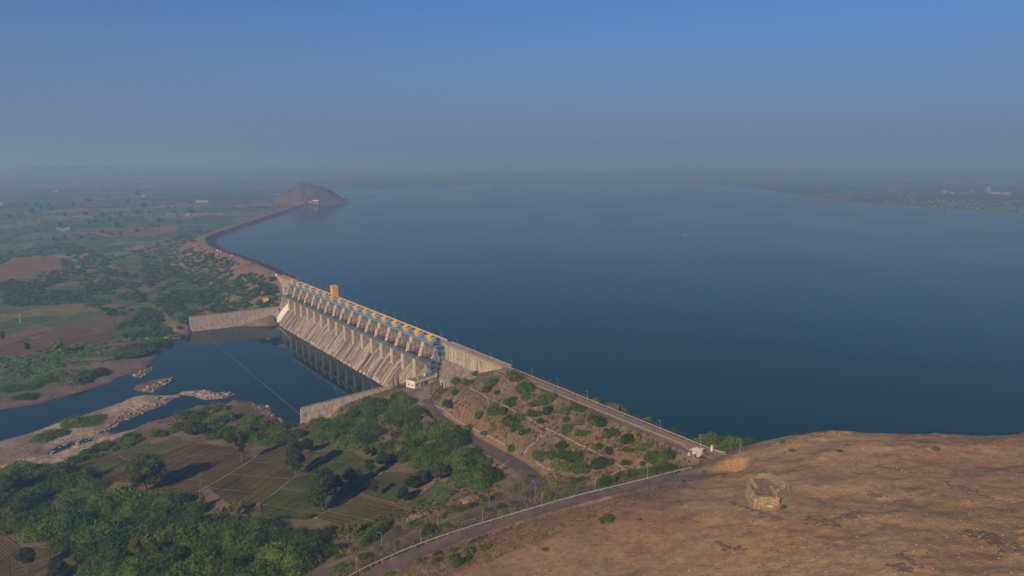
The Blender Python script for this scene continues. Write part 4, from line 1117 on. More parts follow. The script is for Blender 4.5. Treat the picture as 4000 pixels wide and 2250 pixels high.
M_DRAIN = mat('stone_drain', (.27, .215, .165), .95, var=.3, scale=1.4, bump=.6, dirt=(.17, .13, .10))
def drain(pts, half, lab, thick=.7, z=.22, name='stone_drain', cat='drain'):
    P = hit([p[0] for p in pts], [p[1] for p in pts])
    ribbon(name, P, half, M_DRAIN, z=z, thick=thick, step=1.5, drape=True, wob=.35, label=lab, cat=cat)
drain([zD(680, 330), zD(950, 470), zD(1200, 600), zD(1450, 730), zD(1850, 930), zD(2200, 1110), zD(2318, 1180), zE(250, 785), zE(430, 890), zE(540, 940)], .45, 'long stone drain running along the middle of the embankment slope')
drain([zD(680, 405), zD(550, 500), zD(425, 598)], .65, 'short stone drain nearest the control house')
drain([zD(1515, 850), zD(1400, 965), zD(1290, 1072)], .7, 'stone drain crossing the middle of the slope down to the road')
drain([zD(1165, 1118), zD(1085, 1188), zD(1012, 1255)], .5, 'stone drain below the lower road')
drain([zE(450, 898), zE(330, 950), zE(180, 1020), zE(0, 1088), zF(1940, 240), zF(1830, 262)], .55, 'stone drain slanting down beside the hill road')
drain([zD(420, 255), zD(340, 325), zD(258, 425), zD(245, 485), zD(320, 545), zD(480, 655), zD(600, 738), zD(720, 795), zD(850, 858), zD(980, 925), zD(1100, 990)], .22, 'low kerb wall on the slope side of the lower road', z=.5, thick=1.0, name='kerb_wall', cat='kerb')
drain([zD(1420, 1162), zD(1530, 1232), zD(1620, 1282), zD(1655, 1345)], .25, 'low curved kerb wall at the road bend', z=.5, thick=1.0, name='kerb_wall', cat='kerb')

# pale footpaths between the fields
M_PATH = mat('foot_path', (.30, .21, .12), .95, var=.25, scale=.6)
for pts, w_, lab in [([z5(1700, 740), z5(1930, 620), z5(2180, 480), z6(100, 560), z6(340, 402)], .5, 'pale footpath between the brown fields'),
                     ([z6(210, 872), z6(390, 755), z6(545, 634), z6(850, 430)], .45, 'farm track on the bund beside the round tree'),
                     ([z6(690, 985), z6(790, 920), z6(1010, 778), z6(1245, 598)], .5, 'bund path behind the round tree'),
                     ([z5(1480, 602), z5(1840, 412), z5(2190, 230)], .3, 'thin footpath crossing the brown field')]:
    P = hit([p[0] for p in pts], [p[1] for p in pts]); ribbon('foot_path', P, w_, M_PATH, z=.2, thick=.3, drape=True, wob=.5, step=2, kind='structure', label=lab)

# ------------------------------------------------------------------ crest gate: kiosk, pillars, motorcycles, sign
def at_px(px, py):
    p = hit1(px, py); return (p[0], p[1], p[2])
kx, ky, kz = at_px(*zE(1358, 735))
e = empty('guard_kiosk', (kx, ky, kz), DAM_ROT - .1, label='small white open-fronted guard kiosk at the end of the crest road', cat='kiosk')
MB().box(-1.5, 1.5, -1.2, -1.05, 0, 2.5).build('wall', M_WHITE, e)
MB().box(-1.5, -1.35, -1.05, 1.2, 0, 2.5).build('wall', M_WHITE, e)
MB().box(1.35, 1.5, -1.05, 1.2, 0, 2.5).build('wall', M_WHITE, e)
MB().box(-.35, -.15, 1.05, 1.2, 0, 2.5).build('post', M_WHITE, e)
MB().box(-1.7, 1.7, -1.4, 1.5, 2.5, 2.68).build('roof', mat('kiosk_roof', (.75, .70, .60), .8), e)
MB().box(-1.3, -.4, .9, 1.04, .1, 1.5).build('panel', mat('blue_panel', (.12, .25, .42), .6), e)
for k, (x, y, h, lab) in enumerate([(1425, 722, 2.5, 'short white gate pillar beside the guard kiosk'), (1545, 690, 2.6, 'tall white gate pillar at the guard rail by the water')]):
    px_, py_, pz_ = at_px(*zE(x, y)); e = empty('gate_pillar', (px_, py_, pz_ - .1), DAM_ROT, label=lab, cat='pillar', group='crest gate pillars')
    MB().box(-.3, .3, -.3, .3, 0, h).build('shaft', M_WHITE, e); MB().box(-.38, .38, -.38, .38, h, h + .2).build('cap', M_WHITE, e)
bx_, by_, bz_ = at_px(*zE(1480, 690)); e = empty('barrier', (bx_, by_, bz_), DAM_ROT + .2, label='dark steel barrier post between the gate pillars', cat='barrier')
MB().tube((0, 0, 0), (0, 0, 1.5), .1).build('post', M_RUST, e); MB().bar((0, 0, 1.2), (-.3, -.4, 3.0), .1).build('boom', M_RUST, e)
sx_, sy_, sz_ = at_px(*zE(1258, 752)); e = empty('sign_board', (sx_, sy_, sz_), R(200), label='small white board leaning below the guard rail', cat='sign')
MB().box(-.55, .55, -.05, .05, .35, 1.7).build('board', M_WHITE, e)
for x in (-.4, .4): MB().box(x - .04, x + .04, .06, .12, 0, 1.6).build('leg', M_RUST, e)
p = at_px(*zE(1280, 670)); o = MB().add([(-.5, -.4, 0), (.5, -.4, 0), (.45, .4, 0), (-.45, .4, 0), (-.35, -.25, .35), (.3, -.3, .3), (.3, .3, .38), (-.3, .25, .3)], [(0, 3, 2, 1), (4, 5, 6, 7), (0, 1, 5, 4), (1, 2, 6, 5), (2, 3, 7, 6), (3, 0, 4, 7)]).build('white_stone', M_WHITE, loc=p, label='pale stone block on the crest road beside the kiosk', cat='stone')

def motorcycle(px_, py_, rz, body, lab):
    x, y, z = at_px(px_, py_)
    e = empty('motorcycle', (x, y, z), rz, label=lab, cat='motorcycle', group='motorcycles parked by the kiosk')
    rub = mat('tyre_rubber', (.02, .02, .02), .9); chrome = mat('dull_chrome', (.35, .34, .33), .35, .8)
    for wx in (-.66, .66):
        w = MB()
        n_ = 18
        for i in range(n_):
            a0, a1 = 2 * math.pi * i / n_, 2 * math.pi * (i + 1) / n_
            w.bar((wx + .29 * math.cos(a0), 0, .33 + .29 * math.sin(a0)), (wx + .29 * math.cos(a1), 0, .33 + .29 * math.sin(a1)), .1, .1)
        wo = w.build('wheel', rub, e); MB().tube((wx, -.07, .33), (wx, .07, .33), .12, n=10).build('hub', chrome, wo)
    MB().add([(-.2, -.12, .75), (.42, -.12, .8), (.42, .12, .8), (-.2, .12, .75), (-.12, -.15, 1.0), (.34, -.15, 1.04), (.34, .15, 1.04), (-.12, .15, 1.0)], [(0, 3, 2, 1), (4, 5, 6, 7), (0, 1, 5, 4), (1, 2, 6, 5), (2, 3, 7, 6), (3, 0, 4, 7)]).build('fuel_tank', body, e)
    MB().extr([(-.14, .72), (.14, .72), (.12, .84), (-.12, .84)], -.82, -.18).build('seat', rub, e)
    MB().box(-.22, .28, -.16, .16, .3, .68).build('engine', chrome, e)
    MB().bar((.66, 0, .33), (.42, 0, 1.1), .12).build('fork', chrome, e)
    MB().bar((.42, -.36, 1.14), (.42, .36, 1.14), .05).build('handlebar', rub, e)
    MB().tube((.5, 0, .95), (.62, 0, .95), .1, n=10).build('headlight', chrome, e)
    MB().box(-.98, -.5, -.1, .1, .62, .7).build('mudguard', body, e)
    MB().tube((-.7, .2, .3), (.1, .2, .3), .05).build('exhaust', chrome, e)
    return e
blk = mat('black_paint', (.022, .022, .026), .35); red = mat('red_paint', (.35, .03, .02), .4); grn = mat('dark_blue_paint', (.03, .05, .10), .4)
motorcycle(*zE(1335, 762), R(75), blk, 'black motorcycle in front of the guard kiosk, nearest the guard rail')
motorcycle(*zE(1405, 772), R(60), grn, 'dark motorcycle in the middle of the row before the kiosk')
motorcycle(*zE(1436, 778), R(48), blk, 'black motorcycle at the open end of the row before the kiosk')
motorcycle(*zE(1466, 738), R(150), blk, 'black motorcycle parked beside the short gate pillar')
motorcycle(*zE(1425, 826), R(185), red, 'red motorcycle standing alone by the guard rail end')

# ------------------------------------------------------------------ stone ruin on the hill
M_STONE = mat('ruin_stone', (.37, .27, .155), .95, var=.28, scale=1.3, bump=.5, rnd=.4, dirt=(.32, .22, .125))
M_MORTAR = mat('ruin_core', (.36, .26, .15), .95, var=.25, scale=1.2, bump=.4)
z8 = lambda x, y: (2700 + x * .5047, 1650 + y * .5047)
def ruin():
    a = hit1(*z8(495, 668)); b = hit1(*z8(668, 642))
    zb_ = min(a[2], b[2]) - .6
    d = (b[:2] - a[:2]); L = float(np.hypot(*d)); d /= L; rz = math.atan2(d[1], d[0])
    e = empty('stone_ruin', (a[0], a[1], zb_), rz, label='roofless square ruin of rough yellow stone on the bare hill', cat='ruin')
    rr = random.Random(8)
    sm = []
    for k in range(6):
        j = lambda: rr.uniform(-.06, .06)
        V = [(sx * .5 + j(), sy * .5 + j(), sz * .5 + j()) for sz in (-1, 1) for sx, sy in ((-1, -1), (1, -1), (1, 1), (-1, 1))]
        sm.append(MB().add(V, [(0, 3, 2, 1), (4, 5, 6, 7), (0, 1, 5, 4), (1, 2, 6, 5), (2, 3, 7, 6), (3, 0, 4, 7)]).mesh('stone', M_STONE))
    count = [0]; rest = MB()
    def wall(x0, y0, x1, y1, h0, h1, th=1.0, facing=True):
        """core with proud stones on both faces and a broken top"""
        p, q = Vector((x0, y0, 0)), Vector((x1, y1, 0)); Lw = (q - p).length; u = (q - p).normalized(); nn = Vector((u.y, -u.x, 0))
        core = MB(); hh = [h0 + (h1 - h0) * f + rr.uniform(-.35, .25) for f in np.linspace(0, 1, 9)]
        n_ = 8
        for i in range(n_):
            A_, B_ = p + u * (Lw * i / n_), p + u * (Lw * (i + 1) / n_); h_ = min(hh[i], hh[i + 1])
            w_ = nn * (th / 2 - .08)
            core.add([A_ - w_, B_ - w_, B_ + w_, A_ + w_, A_ - w_ + Vector((0, 0, h_)), B_ - w_ + Vector((0, 0, h_)), B_ + w_ + Vector((0, 0, h_)), A_ + w_ + Vector((0, 0, h_))],
                     [(0, 3, 2, 1), (4, 5, 6, 7), (0, 1, 5, 4), (1, 2, 6, 5), (2, 3, 7, 6), (3, 0, 4, 7)])
        core.build('wall_core', M_MORTAR, e)
        ang = math.atan2(u.y, u.x)
        for sgn in (1, -1):
            z = 0.0
            while True:
                ch = rr.uniform(.32, .5); x = rr.uniform(-.2, .1)
                if z > max(h0, h1): break
                while x < Lw:
                    w = rr.uniform(.45, 1.0); xm = x + w / 2
                    top = np.interp(np.clip(xm / Lw, 0, 1) * n_, range(9), hh)
                    if z + ch * .6 < top and xm < Lw:
                        c = p + u * xm + nn * sgn * (th / 2 - .1 + rr.uniform(-.05, .07)) + Vector((0, 0, z + ch / 2))
                        if sgn > 0 and facing and count[0] < 300:
                            o = ob('stone', rr.choice(sm), e, loc=c, rz=ang + rr.uniform(-.06, .06), scl=(w * .93, .42, ch * .9)); count[0] += 1
                        else:
                            M_ = Matrix.Translation(c) @ Matrix.Rotation(ang, 4, 'Z') @ Matrix.Diagonal((w * .93, .42, ch * .9, 1))
                            V = [M_ @ Vector((sx * .5 + rr.uniform(-.05, .05), sy * .5, sz * .5)) for sz in (-1, 1) for sx, sy in ((-1, -1), (1, -1), (1, 1), (-1, 1))]
                            rest.add(V, [(0, 3, 2, 1), (4, 5, 6, 7), (0, 1, 5, 4), (1, 2, 6, 5), (2, 3, 7, 6), (3, 0, 4, 7)])
                    x += w + .03
                z += ch + .02
    H_ = 4.6
    loc = lambda px_, py_: None
    # local frame: x along the front wall, y away from the viewer
    def lp(px_, py_, z):
        g_ = G(*z8(px_, py_), z); v = g_ - a[:2]; return float(v @ d), float(v @ np.array([-d[1], d[0]]))
    zt = zb_ + H_
    c0 = (0, 0); c1 = (L, 0)
    c3 = lp(440, 476, zt); c2 = lp(590, 470, zt)
    wall(c0[0], c0[1], c1[0], c1[1], H_, H_ + .3)
    wall(c3[0], c3[1], c0[0], c0[1], H_ - .3, H_)
    wall(c1[0], c1[1], c1[0] + .1, c3[1] + .5, H_, H_ - .2)
    wall(c1[0] + .1, c3[1] + .5, c3[0], c3[1], 2.2, 2.6, facing=False)
    # second chamber behind, open to the front
    d0 = lp(448, 392, zt - .2); d1 = lp(600, 385, zt - .2); d2 = lp(752, 482, zt - .2)
    wall(d0[0] + 1.2, c3[1] + .6, d0[0], d0[1], 2.6, H_ - .6, facing=False)
    wall(d0[0], d0[1], d1[0], d1[1], H_ - .9, H_ - .5, facing=False)
    wall(d2[0] - .4, d2[1], d1[0], d1[1], H_ - .2, H_ - .3, th=2.0, facing=False)
    wall(c1[0] + .6, c3[1] * .55 + .3, d2[0] - .4, d2[1], H_ - .3, H_)
    rest.build('stone_facing', M_STONE, e, kind='stuff')
    MB().box(.4, c1[0] - .3, .5, c3[1] - .4, 0.2, H_ - 1.0).build('fill', mat('rubble_fill', (.22, .15, .085), .95, var=.3, scale=.8, bump=.6), e)
    mid = (c1[0] + .6, c3[1] * .55 + .3); poly = [(c1[0] - .2, c3[1] + .3), mid, (d2[0] - .9, d2[1]), (d1[0] - .3, d1[1] - .4), (d0[0] + .4, d0[1] - .4), (c3[0] + .6, c3[1] + .4)]
    n6 = len(poly); MB().add([(x, y, .1) for x, y in poly] + [(x, y, H_ - 2.1) for x, y in poly], [tuple(range(n6)), tuple(range(2 * n6 - 1, n6 - 1, -1))] + [(i, (i + 1) % n6, n6 + (i + 1) % n6, n6 + i) for i in range(n6)]).build('fill', mat('rubble_fill', (.22, .15, .085), .95), e)
    # pale lime wash daubed on the front wall
    mb = MB()
    for k in range(9):
        x, z = L * .66 + rr.uniform(-.8, .9), 1.7 + rr.uniform(-.4, .4)
        w, h = rr.uniform(.15, .4), rr.uniform(.08, .16); mb.box(x - w, x + w, -.86, -.8, z - h, z + h)
    mb.build('lime_wash', mat('lime_wash', (.66, .62, .55), .9, var=.15), e, kind='stuff')
    return e, a, d, L
RUIN, ra, rd, rL = ruin()

# ------------------------------------------------------------------ foliage meshes
ICO_V = None
def ico(sub):
    t = (1 + 5 ** .5) / 2
    V = [np.array(v, float) / math.sqrt(1 + t * t) for v in [(-1, t, 0), (1, t, 0), (-1, -t, 0), (1, -t, 0), (0, -1, t), (0, 1, t), (0, -1, -t), (0, 1, -t), (t, 0, -1), (t, 0, 1), (-t, 0, -1), (-t, 0, 1)]]
    Fc = [(0, 11, 5), (0, 5, 1), (0, 1, 7), (0, 7, 10), (0, 10, 11), (1, 5, 9), (5, 11, 4), (11, 10, 2), (10, 7, 6), (7, 1, 8), (3, 9, 4), (3, 4, 2), (3, 2, 6), (3, 6, 8), (3, 8, 9), (4, 9, 5), (2, 4, 11), (6, 2, 10), (8, 6, 7), (9, 8, 1)]
    for _ in range(sub):
        mid, F2 = {}, []
        def m(a, b):
            k = (min(a, b), max(a, b))
            if k not in mid: v = V[a] + V[b]; V.append(v / np.linalg.norm(v)); mid[k] = len(V) - 1
            return mid[k]
        for a, b, c in Fc:
            x, y, z = m(a, b), m(b, c), m(c, a); F2 += [(a, x, z), (b, y, x), (c, z, y), (x, y, z)]
        Fc = F2
    return np.array(V), np.array(Fc)
ICO = [ico(0), ico(1), ico(2)]

def leaf_tris(lobes, n, size, rg, droop=.25, slim=.33, up=.15):
    """lobes: (centre, radii) arrays; returns triangles standing on and in the lobes, with a tint"""
    c = np.array([l[0] for l in lobes]); r = np.array([l[1] for l in lobes])
    w = (r[:, 0] * r[:, 1]); k = rg.choice(len(c), n, p=w / w.sum())
    d = rg.normal(size=(n, 3)); d[:, 2] = np.abs(d[:, 2]) * .9 - .25; d /= np.linalg.norm(d, axis=1)[:, None]
    rad = rg.uniform(.7, 1.16, n)[:, None]
    p = c[k] + d * r[k] * rad
    ax = d * .7 + rg.normal(size=(n, 3)) * .55; ax[:, 2] += up - droop * rg.random(n); ax /= np.linalg.norm(ax, axis=1)[:, None]
    sd = np.cross(ax, rg.normal(size=(n, 3))); sd /= np.linalg.norm(sd, axis=1)[:, None] + 1e-9
    L = size * rg.uniform(.6, 1.35, n)[:, None]; wd = L * slim
    V = np.stack([p - sd * wd - ax * L * .3, p + sd * wd - ax * L * .3, p + ax * L], 1).reshape(-1, 3)
    V[:, 2] = np.maximum(V[:, 2], .02)
    tint = np.repeat(np.clip(rg.normal(.5, .22, n), 0, 1), 3)
    return V, np.arange(n * 3).reshape(-1, 3), tint

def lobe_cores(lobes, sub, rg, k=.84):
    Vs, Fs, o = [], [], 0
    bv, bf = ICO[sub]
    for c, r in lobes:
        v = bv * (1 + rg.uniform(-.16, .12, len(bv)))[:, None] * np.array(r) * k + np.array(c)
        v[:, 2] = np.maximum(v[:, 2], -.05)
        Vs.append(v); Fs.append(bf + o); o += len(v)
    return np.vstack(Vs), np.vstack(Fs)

def bush_arrays(seed, n=620, nl=6, size=.2, sub=1, height=.62):
    rg = np.random.default_rng(seed); lobes = []
    for i in range(nl):
        a = rg.uniform(0, 2 * math.pi); q = rg.uniform(.1, .82) if i else 0
        rr_ = rg.uniform(.26, .52) * (1 if i else 1.3)
        lobes.append(((q * math.cos(a), q * math.sin(a), rr_ * .25), (rr_, rr_ * rg.uniform(.8, 1.1), rr_ * rg.uniform(.75, 1.25) * height / .6)))
    cv, cf = lobe_cores(lobes, sub, rg, .76)
    lv, lf, lt = leaf_tris(lobes, n, size, rg, droop=.45, slim=.22)
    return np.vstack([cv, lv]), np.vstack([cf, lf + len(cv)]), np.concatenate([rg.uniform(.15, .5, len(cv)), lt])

M_SCRUB = leaf_mat('thorn_leaf', (.038, .072, .011), (.150, .215, .033))
M_FAR = leaf_mat('far_leaf', (.068, .125, .028), (.165, .26, .06))
M_OLIVE = leaf_mat('olive_leaf', (.075, .085, .025), (.19, .19, .06))
M_TREE = leaf_mat('tree_leaf', (.030, .048, .011), (.10, .128, .026))
M_LIME = leaf_mat('lime_leaf', (.10, .13, .012), (.28, .26, .03))
M_CACT = leaf_mat('spurge_stem', (.12, .12, .045), (.30, .27, .11))
M_BARK = mat('bark', (.13, .09, .062), .95, var=.3, scale=2.0, bump=.5)
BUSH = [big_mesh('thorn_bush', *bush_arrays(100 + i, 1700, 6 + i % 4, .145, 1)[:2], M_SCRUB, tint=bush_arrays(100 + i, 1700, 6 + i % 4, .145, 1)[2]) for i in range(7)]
BIGB = [big_mesh('thorn_bush', *(lambda q: (q[0], q[1]))(bush_arrays(170 + i, 5200, 10, .085, 2)), M_SCRUB, tint=bush_arrays(170 + i, 5200, 10, .085, 2)[2]) for i in range(4)]
OLIVE = [big_mesh('dry_bush', *bush_arrays(140 + i, 420, 5, .22, 1, .55)[:2], M_OLIVE, tint=bush_arrays(140 + i, 420, 5, .22, 1, .55)[2]) for i in range(3)]
def spurge_arrays(seed):
    rg = np.random.default_rng(seed); n = 110
    a = rg.uniform(0, 2 * math.pi, n); q = np.sqrt(rg.random(n)) * .8
    p = np.stack([q * np.cos(a), q * np.sin(a), np.zeros(n)], 1); h = rg.uniform(.4, 1.0, n) * (1.1 - q * .5)
    tip = p * 1.25 + np.stack([np.zeros(n), np.zeros(n), h], 1)
    V, Fc, T = [], [], []
    for i in range(n):
        w = .05; b = len(V); s_ = rg.uniform(0, 6.28); c0, s0 = math.cos(s_) * w, math.sin(s_) * w
        V += [p[i] + (c0, s0, 0), p[i] + (-s0, c0, 0), p[i] + (-c0, -s0, 0), tip[i]]
        Fc += [(b, b + 1, b + 3), (b + 1, b + 2, b + 3), (b + 2, b, b + 3)]; T += [rg.random()] * 4
    return np.array(V), np.array(Fc), np.array(T)
SPURGE = [big_mesh('spurge_clump', *spurge_arrays(i)[:2], M_CACT, tint=spurge_arrays(i)[2]) for i in range(3)]

NB = [0]
GREEN_SPOTS = []
def bush(px, py, wpx, lab, group, kind='g', hk=1.0, cat='bush'):
    p = hit1(px, py); r = px_size(p, wpx) / 2
    # the pixel marks the middle of the crown: the foot lies a little nearer
    dirv = p[:2] / np.hypot(*p[:2])
    q = p[:2] - dirv * r * (.62 * hk if kind == 'g' else .3); z = H1(*q)
    lib = (BIGB if wpx > 75 else BUSH) if kind == 'g' else OLIVE if kind == 'o' else SPURGE
    nm = {'g': 'thorn_bush', 'o': 'dry_bush', 's': 'spurge_clump'}[kind]
    k = random.choice(range(len(lib)))
    s_ = r * 1.08
    ob(nm, lib[k], loc=(q[0], q[1], z - .08 * r), rz=random.uniform(0, 6.28), scl=(s_ * random.uniform(.8, 1.25), s_ * random.uniform(.8, 1.25), s_ * random.uniform(.8, 1.25) * hk), label=lab, cat=cat, group=group)
    NB[0] += 1

S_UP = [(605, 180, 170), (755, 165, 90), (660, 275, 120), (920, 245, 130), (855, 355, 130), (1000, 370, 70), (1180, 225, 190), (1340, 310, 190), (1330, 410, 150), (1150, 470, 130), (1160, 525, 80), (1565, 435, 170), (1435, 510, 130),
        (1420, 620, 120), (1570, 590, 130), (1490, 695, 80), (1780, 570, 100), (1905, 550, 120), (1785, 670, 110), (1765, 780, 140), (1970, 830, 120), (2120, 680, 150), (2260, 820, 130), (1930, 720, 100), (1260, 655, 80)]
S_LO = [(365, 375, 90), (515, 385, 80), (310, 455, 90), (465, 470, 110), (960, 520, 110), (950, 590, 120), (1060, 585, 120), (780, 635, 100), (690, 700, 150), (1190, 685, 160), (1200, 780, 100), (1300, 815, 100), (865, 810, 60), (1155, 955, 110),
        (1470, 1050, 140), (1600, 1060, 150), (1730, 960, 130), (1730, 1190, 160), (1900, 1215, 150), (2000, 1225, 140), (2130, 980, 120), (2260, 1030, 90), (2170, 1140, 190), (1790, 1080, 160), (1900, 1100, 130), (1920, 1380, 120), (1650, 1430, 110), (2230, 1410, 170)]
for L_, lab in ((S_UP, '%s bush from the left on the embankment slope above the long stone drain'), (S_LO, '%s bush from the left between the long stone drain and the lower road')):
    for i, (x, y, w) in enumerate(sorted(L_)): bush(*zD(x, y), w * .345 * 1.32, lab % ORD[i], 'embankment bushes', 'o' if random.random() < .12 else 'g', 1.12)
for x, y, w in [(120, 290, 170), (290, 410, 180), (500, 490, 210), (740, 590, 190), (120, 600, 110), (255, 660, 100), (520, 650, 140), (485, 800, 130), (670, 820, 100), (820, 740, 220), (940, 720, 220), (1010, 680, 190), (880, 820, 200), (760, 930, 200), (900, 930, 220), (1030, 910, 160), (215, 1085, 200), (550, 990, 180), (660, 960, 150)]:
    bush(*zE(x, y), w * .3106 * 1.1, 'green thorn bush in the corner of slope below the guard kiosk', 'bushes below the kiosk')
for i, (x, y, w) in enumerate([(740, 290, 100), (1065, 430, 90), (1185, 490, 90), (1255, 480, 60)]): bush(*zE(x, y), w * .33, 'round light green shrub on water edge, %s from the kiosk' % ORD[3 - i], 'water edge shrubs')
for x, y, w in [(100, 50, 120), (310, 140, 170), (430, 165, 90)]: bush(*zE(x, y), w * .31, 'olive spurge clump between guard rail and water', 'water edge spurge', 's')
for x, y, w in [(1415, 175, 130), (1650, 270, 70), (2110, 490, 110), (2260, 530, 110), (1520, 225, 60), (1130, 95, 40)]: bush(*zD(x, y), w * .345, 'dry olive clump on the rocks between crest road and water', 'rock clumps', 'o')
for i, (x, y, w) in enumerate(sorted([(1450, 570, 240), (1600, 590, 260), (1750, 600, 260), (1880, 640, 220), (2020, 640, 180), (1700, 650, 240), (1560, 640, 200), (1820, 680, 180)])):
    p = G(*zE(x, y), 1.0)
    ob('thorn_bush', BUSH[int(x) % 7], loc=(p[0], p[1], max(H1(*p), 0) - .3), rz=x * 1.0, scl=(5.6, 5.6, 6.2), label='feathery thorn bush at the water behind the hill shoulder, %s from the kiosk' % ORD[i], cat='bush', group='bushes behind the hill shoulder')

def in_poly(P, n, seed, mind=1.0):
    rg = np.random.default_rng(seed); P = np.array(P, float); out = []
    x0, y0 = P.min(0); x1, y1 = P.max(0); tries = 0
    if mind == 0:
        q = rg.uniform((x0, y0), (x1, y1), (n * 6, 2)); return q[poly_sd(q[:, 0], q[:, 1], P) < 0][:n]
    while len(out) < n and tries < 200:
        tries += 1
        q = rg.uniform((x0, y0), (x1, y1), (400, 2)); q = q[poly_sd(q[:, 0], q[:, 1], P) < 0]
        for a in q:
            if len(out) >= n: break
            s_ = mind * (0.35 + 0.65 * (a[1] - 600) / 1650)
            if all((a[0] - b[0]) ** 2 + ((a[1] - b[1]) * 2.0) ** 2 > s_ * s_ for b in out): out.append(a)
    return np.array(out)
dq = lambda L_: [(x * 1.5528, y * 1.5528) for x, y in L_]
V1 = dq([(0, 1200), (60, 1178), (130, 1172), (205, 1195), (262, 1225), (335, 1255), (420, 1262), (520, 1280), (600, 1300), (700, 1318), (800, 1322), (862, 1345), (850, 1385), (790, 1420), (700, 1460), (260, 1460), (245, 1400), (200, 1372), (150, 1375), (80, 1325), (0, 1325)])
V2 = dq([(395, 1072), (470, 1040), (560, 1024), (610, 1050), (690, 1066), (770, 1062), (840, 1048), (930, 1004), (985, 985), (1030, 1010), (1080, 1050), (1130, 1080), (1180, 1120), (1225, 1165), (1250, 1200), (1230, 1222), (1180, 1210), (1100, 1190), (1060, 1178), (960, 1145), (890, 1118), (800, 1108), (700, 1108), (600, 1105), (500, 1075)])
CLEAR = [(330, 1322, 30), (530, 1412, 35), (215, 1180, 0), (1095, 1108, 22), (735, 1170, 0)]
def place(P, n, seed, mind, wmin, wmax, lab, group, kinds='g', hk=1.0, cat='bush'):
    for a in in_poly(P, n, seed, mind):
        if any((a[0] / 1.5528 - c[0]) ** 2 + ((a[1] / 1.5528 - c[1]) * 1.8) ** 2 < c[2] ** 2 for c in CLEAR): continue
        k = random.choice(kinds)
        f = 0.55 + .45 * (a[1] - 1500) / 700
        bush(a[0], a[1], random.uniform(wmin, wmax) * f, lab, group, k, hk, cat)
place(V1, 98, 1, 62, 95, 175, 'dark green thorn bush in the dense scrub of the lower left corner', 'lower left scrub', 'ggggggggo', .9)
place(V2, 98, 2, 44, 95, 155, 'green thorn bush in the thicket between basin wall and fields', 'thicket behind the fields', 'ggggggggo', .95)
V3 = dq([(180, 1150), (215, 1135), (330, 1095), (420, 1078), (480, 1066), (485, 1076), (420, 1092), (340, 1110), (230, 1152), (190, 1162)])
place(V3, 22, 3, 26, 45, 85, 'bush in the hedge between gravel bank and fields', 'hedge beside the gravel', 'gggo', .9)
VR = dq([(770, 1430), (900, 1370), (1060, 1320), (1250, 1260), (1350, 1225), (1340, 1200), (1290, 1215), (1200, 1262), (1040, 1318), (900, 1350), (850, 1395), (760, 1425)])
for i, (x, y, w, k) in enumerate([(150, 650, 0, 'g'), (370, 570, 130, 'g'), (300, 620, 130, 'g'), (250, 660, 120, 'g'), (740, 590, 150, 'o'), (690, 600, 110, 'g'), (800, 570, 90, 'g'), (910, 520, 110, 's'), (960, 500, 80, 's'), (530, 560, 90, 's'), (590, 550, 70, 'g'), (450, 600, 70, 's'),
          (440, 690, 90, 's'), (540, 675, 90, 's'), (110, 745, 110, 's'), (230, 775, 110, 'g'), (320, 730, 80, 's'), (180, 790, 90, 's'), (90, 850, 110, 'g'), (20, 880, 90, 'g'), (40, 790, 80, 's'), (1100, 460, 90, 's'), (1130, 490, 80, 's'), (1210, 435, 85, 'g'), (1220, 480, 70, 's'), (1300, 450, 90, 's'), (1310, 400, 80, 'o'), (1410, 345, 100, 's'), (1320, 290, 130, 's'), (1360, 260, 90, 's'), (1430, 200, 70, 'g'), (1290, 320, 90, 's'), (1550, 370, 110, 'g'), (1560, 345, 80, 'g'), (1700, 300, 60, 'o'), (1780, 300, 60, 's'), (1720, 290, 80, 'g'), (1960, 250, 130, 'g'), (2060, 190, 90, 'g'), (1110, 365, 80, 'g'), (1180, 340, 70, 's'), (990, 420, 70, 'g'), (880, 450, 70, 'g'), (940, 440, 60, 'g'), (720, 510, 70, 's'), (790, 490, 90, 'g'),
          (1010, 675, 50, 'g'), (1075, 650, 60, 'g'), (865, 740, 70, 's'), (870, 780, 80, 'g'), (930, 800, 100, 'g'), (1000, 740, 110, 'o'), (1060, 720, 100, 'o'), (1120, 710, 70, 'o'), (640, 800, 80, 'g'), (750, 760, 70, 'g'), (740, 810, 70, 'o'), (880, 830, 90, 'g'), (1250, 590, 40, 's'), (1335, 580, 40, 's'), (410, 905, 80, 'g'), (1100, 630, 30, 's')]):
    if w: bush(*zF(x, y), w * .5435, {'g': 'green roadside bush between or beside the two asphalt roads', 'o': 'dry olive roadside bush beside the asphalt roads', 's': 'spiky pale spurge clump beside the asphalt roads'}[k], 'roadside plants', k)
